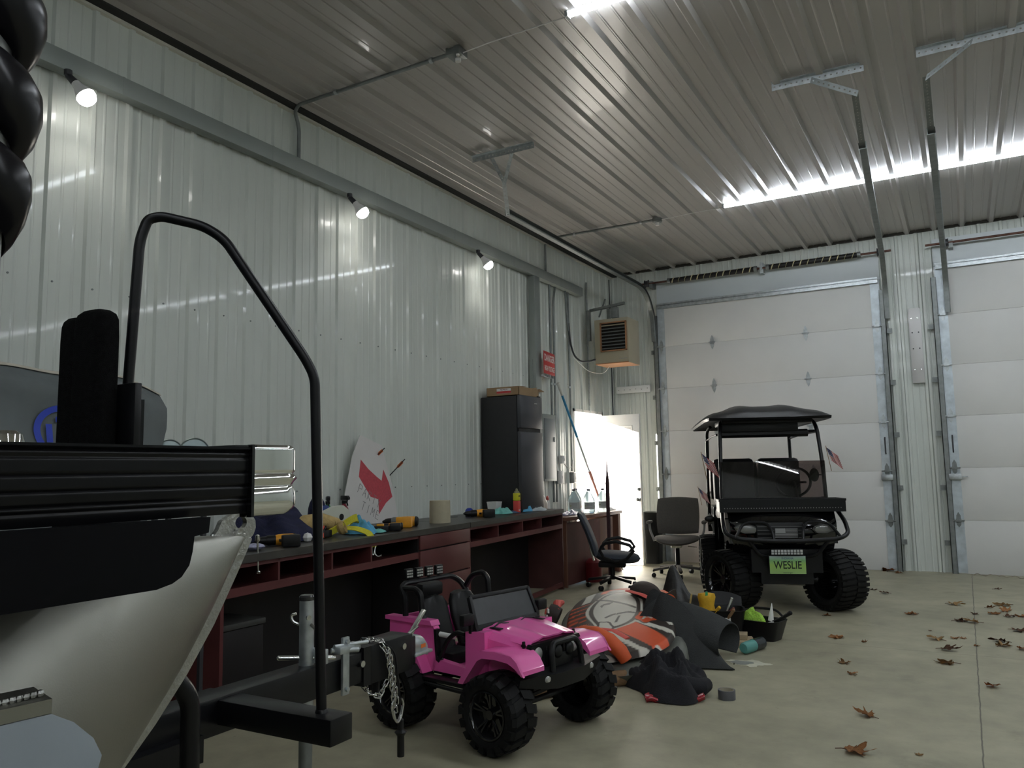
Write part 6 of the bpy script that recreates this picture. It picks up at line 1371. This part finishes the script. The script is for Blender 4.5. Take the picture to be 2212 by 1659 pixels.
# mop pole
mp_=E('telescopic_pole',(-4.30,8.77,2.33),label='blue and white telescopic pole leaning beside the doorway',cat='pole')
d=V((.08,.90,-1.33)); b=B(); b.cyl(d*.09,d*.47,.015); b.out('blue_section',mat('blue_metal',(.06,.28,.50),.3,.3),mp_)
b=B(); b.cyl(d*-.02,d*.09,.018,.012); b.out('foam_tip',mat('foam_grey',(.5,.5,.45),.8),mp_)
b=B(); b.cyl(d*.47,d*.82,.011); b.out('white_section',mWhite,mp_)
b=B(); b.cyl(d*.80,d*.88,.02); b.cyl(d*.86,d*1.17,.016); b.out('orange_grip',mat('salmon_grip',(.55,.22,.16),.5),mp_)
# perforated strut on the wall
t=E('perforated_strut',(XL+.03,9.95,0),label='perforated steel strut fixed upright on the wall left of the heater',cat='strut'); b=perf((.0,0,2.16),(.0,0,3.88),.05,(0,1,0),th=.003); b.out('strut_body',mGalv,t)
# unit heater with bracket
ht=E('unit_heater',(-3.96,9.72,2.68),label='beige ceiling unit heater with orange trimmed louvers hung by the corner',cat='heater')
mBei=mat('beige_enamel',(.40,.36,.26),.45,0,.04,4); mOrg=mat('heat_tinted_steel',(.40,.20,.10),.4,.3)
b=B(); b.box2((-.24,-.02,.0),(.24,.38,.60),bev=.006); b.out('cabinet',mBei,ht)
b=B(); b.box2((-.243,.02,.2),(-.238,.34,.58)); b.out('side_grille',mat('dark_grille',(.04,.02,.015),.6),ht)
b=B(); 
for a,c_ in (((-.15,-.05,.16),(.22,-.02,.175)),((-.15,-.05,.535),(.22,-.02,.55)),((-.15,-.05,.16),(-.135,-.02,.55)),((.205,-.05,.16),(.22,-.02,.55))): b.box2(a,c_)
b.out('louver_frame',mOrg,ht)
b=B(); b.box2((-.14,-.024,.17),(.21,-.021,.54)); b.out('heater_core',mat('dark_core',(.012,.01,.008),.4,.5),ht)
for k in range(8): b=B(); b.box((.035,-.035,.20+.044*k),(.34,.026,.004),rot=Matrix.Rotation(.7,3,'X')); b.out('louver',mGalvD if k<7 else mBei,ht)
b=B(); b.box2((-.235,-.022,-.002),(.235,.38,.012)); b.out('cabinet_trim',mOrg,ht)
b=B(); b.box((.16,-.0215,.055),(.11,.002,.008)); b.out('maker_strip',mSteel,ht)
b=B(); b.bar((-.34,.08,.76),(.18,.04,.80),.035,.035); b.box2((-.375,.04,.34),(-.335,.09,.76)); b.bar((-.12,.10,.90),(-.22,.1,.66),.03,.01); b.box((.03,.06,.69),(.09,.07,.15),bev=.003); b.box((-.08,.1,.68),(.04,.04,.16)); b.out('mounting_bracket',mGalvD,ht)
# board on back wall, plate between the doors
t=E('wall_board',(-4.13,YB-.035,2.44),label='white painted board screwed to the back wall above the side door',cat='board'); b=B(); b.box((0,0,0),(.52,.03,.10),bev=.002); b.out('board_body',mWhiteP,t)
b=B(); 
for k in range(6): b.cyl((-.22+.088*k,-.0155,.01*math.sin(k*3)),(-.22+.088*k,-.017,.01*math.sin(k*3)),.006,n=6)
b.out('nail_head',mDark,t)
t=E('mounting_plate',(-.42,YB-.04,2.74),label='long pale metal plate with bolts on the white column between garage doors',cat='plate'); b=B(); b.box((0,0,0),(.135,.03,.93),bev=.002); b.out('plate_body',mat('plate_white',(.52,.51,.5),.4,.2),t)
for k,z in enumerate((.34,.16,-.04,-.30)):
    for sx_ in (-.035,.035): b=B(); b.cyl((sx_,-.015,z),(sx_,-.026,z),.009,n=6); b.out('plate_bolt',mSteel if k in(0,3) else mDark,t)
# white column trims between the doors
for i,x in enumerate((-.70,-.60,-.30,-.20)): B().box2((x-.012,YB-.035,0),(x+.012,YB-.0,4.15)).out('trim_%d'%(4+i),mWall,kind='structure')
# dark bin behind the chair
t=E('trash_bin',(-3.80,10.60,0),label='dark upright bin behind the open side door',cat='bin'); b=B(); b.loft([rr_(0,.10,.10),rr_(.68,.12,.12),rr_(.69,.122,.122),rr_(.70,.10,.10)]); b.out('bin_body',mBlackP,t)
# ================================================================ office chairs
mGF=mat('grey_chair_fabric',(.13,.12,.108),.9,0,.08,60,.3,300); mChF=mat('blue_grey_chair_fabric',(.045,.053,.068),.9,0,.08,60,.3,300)
def chairbase(t,z,mt,star_r=.30,rot=0):
    b=B(); b.cyl((0,0,.09),(0,0,z-.1),.026); b.out('gas_lift',mBlackP,t); b=B(); b.cyl((0,0,z-.22),(0,0,z-.06),.017); b.out('piston',mChrome,t)
    for k in range(5):
        a=rot+2*PI*k/5; e=V((star_r*math.cos(a),star_r*math.sin(a),.085)); b=B(); b.bar((0,0,.12),e,.045,.028,bev=.008); b.out('base_leg',mt,t)
        b=B(); b.cyl(e,e-V((0,0,.02)),.01); b.lathe([(.02,-.02),(.026,-.016),(.026,.016),(.02,.02)],e-V((0,0,.058)),(math.cos(a+1.2),math.sin(a+1.2),0),n=16); b.out('caster',mBlackP,t)
c1=E('office_chair',(-3.08,9.42,0),math.radians(-78),label='grey fabric office chair with rounded back facing the viewer beside the golf cart',cat='chair',group='office chairs')
c1.scale=(1.04,)*3; chairbase(c1,.42,mGF,.30,.2)
b=B(); rings=[]
def seatp(u_,v_,w,d,h_,z0,dip=.03):
    x=(u_-.5)*2;y=(v_-.5)*2; dx=x*math.sqrt(1-y*y/2);dy=y*math.sqrt(1-x*x/2); r_=min(1,math.hypot(dx,dy)); e=max(0,1-r_**4)**.5
    return dx,dy,e
b=B(); 
for s_ in (1,-1): b.grid(lambda u_,v_:(lambda q:(q[0]*.25,q[1]*.265,.415+s_*.045*q[2]+.02*q[1]**2-(.03*max(0,q[0])**2)))(seatp(u_,v_,0,0,0,0)),22,22)
b.out('seat',mGF,c1,ang=70)
b=B()
for s_ in (1,-1): b.grid(lambda u_,v_:(lambda q:(-.24+s_*.022*q[2]-.06*q[0]+.05*q[1]**2,q[1]*.25,.68+q[0]*.215))((lambda x,y:(x*(1-.16*y*y*.5)*1.0,y*(1-.12*x*x*.5),max(0,1-max(abs(x),abs(y))**6)**.5))((u_-.5)*2,(v_-.5)*2)),22,22)
b.out('backrest',mGF,c1,ang=70)
b=B(); b.tube([(-.245-.06*q0+.05*q1*q1,q1*.252,.68+q0*.217) for q0,q1 in [(math.copysign(abs(math.sin(a))**.45,math.sin(a))*(.93),math.copysign(abs(math.cos(a))**.45,math.cos(a))*.94) for a in [2*PI*j/40 for j in range(40)]]],.007,n=6,closed=True); b.out('rim',mat('light_grey_plastic',(.35,.34,.33),.4),c1)
for s_ in (-1,1): b=B(); b.tube([(.0,s_*.26,.40),(-.02,s_*.31,.52),(-.03,s_*.315,.60)],.014,n=8,fil=.04); b.out('arm_post',mat('light_grey_plastic2',(.35,.34,.33),.4),c1); b=B(); b.box((-.02,s_*.315,.615),(.20,.055,.035),bev=.014); b.out('arm_pad',mGF,c1)
b=B(); b.box((0,0,.355),(.22,.12,.05),bev=.01); b.cyl((0,.12,.34),(0,.22,.33),.006); b.box((-.18,0,.40),(.16,.06,.02)); b.out('tilt_mechanism',mSteel,c1)
c2=E('office_chair',(-3.44,8.25,0),math.radians(20),label='blue grey office chair with loop arms seen from the side in front of brown desk',cat='chair',group='office chairs')
chairbase(c2,.36,mBlackP,.27,.5)
b=B()
for s_ in (1,-1): b.grid(lambda u_,v_:(lambda q:(.06+q[0]*.25,q[1]*.24,.335+s_*.06*q[2]-.02*q[0]))(seatp(u_,v_,0,0,0,0)),22,22)
b.out('seat',mChF,c2,ang=70)
b=B()
for s_ in (1,-1): b.grid(lambda u_,v_:(lambda q:(-.24-.09*q[0]+s_*.035*q[2]-.02*q[0]**2,q[1]*.21,.585+q[0]*.24))((lambda x,y:(x,y*(1-.15*x*x),max(0,1-max(abs(x),abs(y))**5)**.5))((u_-.5)*2,(v_-.5)*2)),22,22)
b.out('backrest',mChF,c2,ang=70)
for s_ in (-1,1): b=B(); b.tube([(-.10,s_*.23,.46),(-.06,s_*.25,.50),(.06,s_*.26,.52),(.20,s_*.26,.48),(.24,s_*.26,.42),(.16,s_*.25,.33),(.05,s_*.24,.30),(-.08,s_*.23,.35),(-.12,s_*.23,.42)],.014,n=8,closed=True,flat=(.012,.018)); b.out('loop_arm',mBlackP,c2)
b=B(); b.bar((-.20,0,.29),(-.27,0,.58),.06,.02,bev=.004); b.out('bracket',mSteel,c2)
b=B(); b.box((0,0,.255),(.30,.20,.06),bev=.02); b.cyl((.10,-.12,.25),(.12,-.22,.22),.006); b.out('tilt_mechanism',mBlackP,c2)
# items under the desks beside the chair
t=E('red_canister',(-3.83,8.62,0),label='dark red canister on the floor behind the side facing chair',cat='canister'); b=B(); b.lathe([(.09,0),(.10,.02),(.10,.22),(.06,.26),(.03,.27)],(0,0,0)); b.out('canister_body',mat('dark_red_plastic',(.18,.015,.02),.4),t)
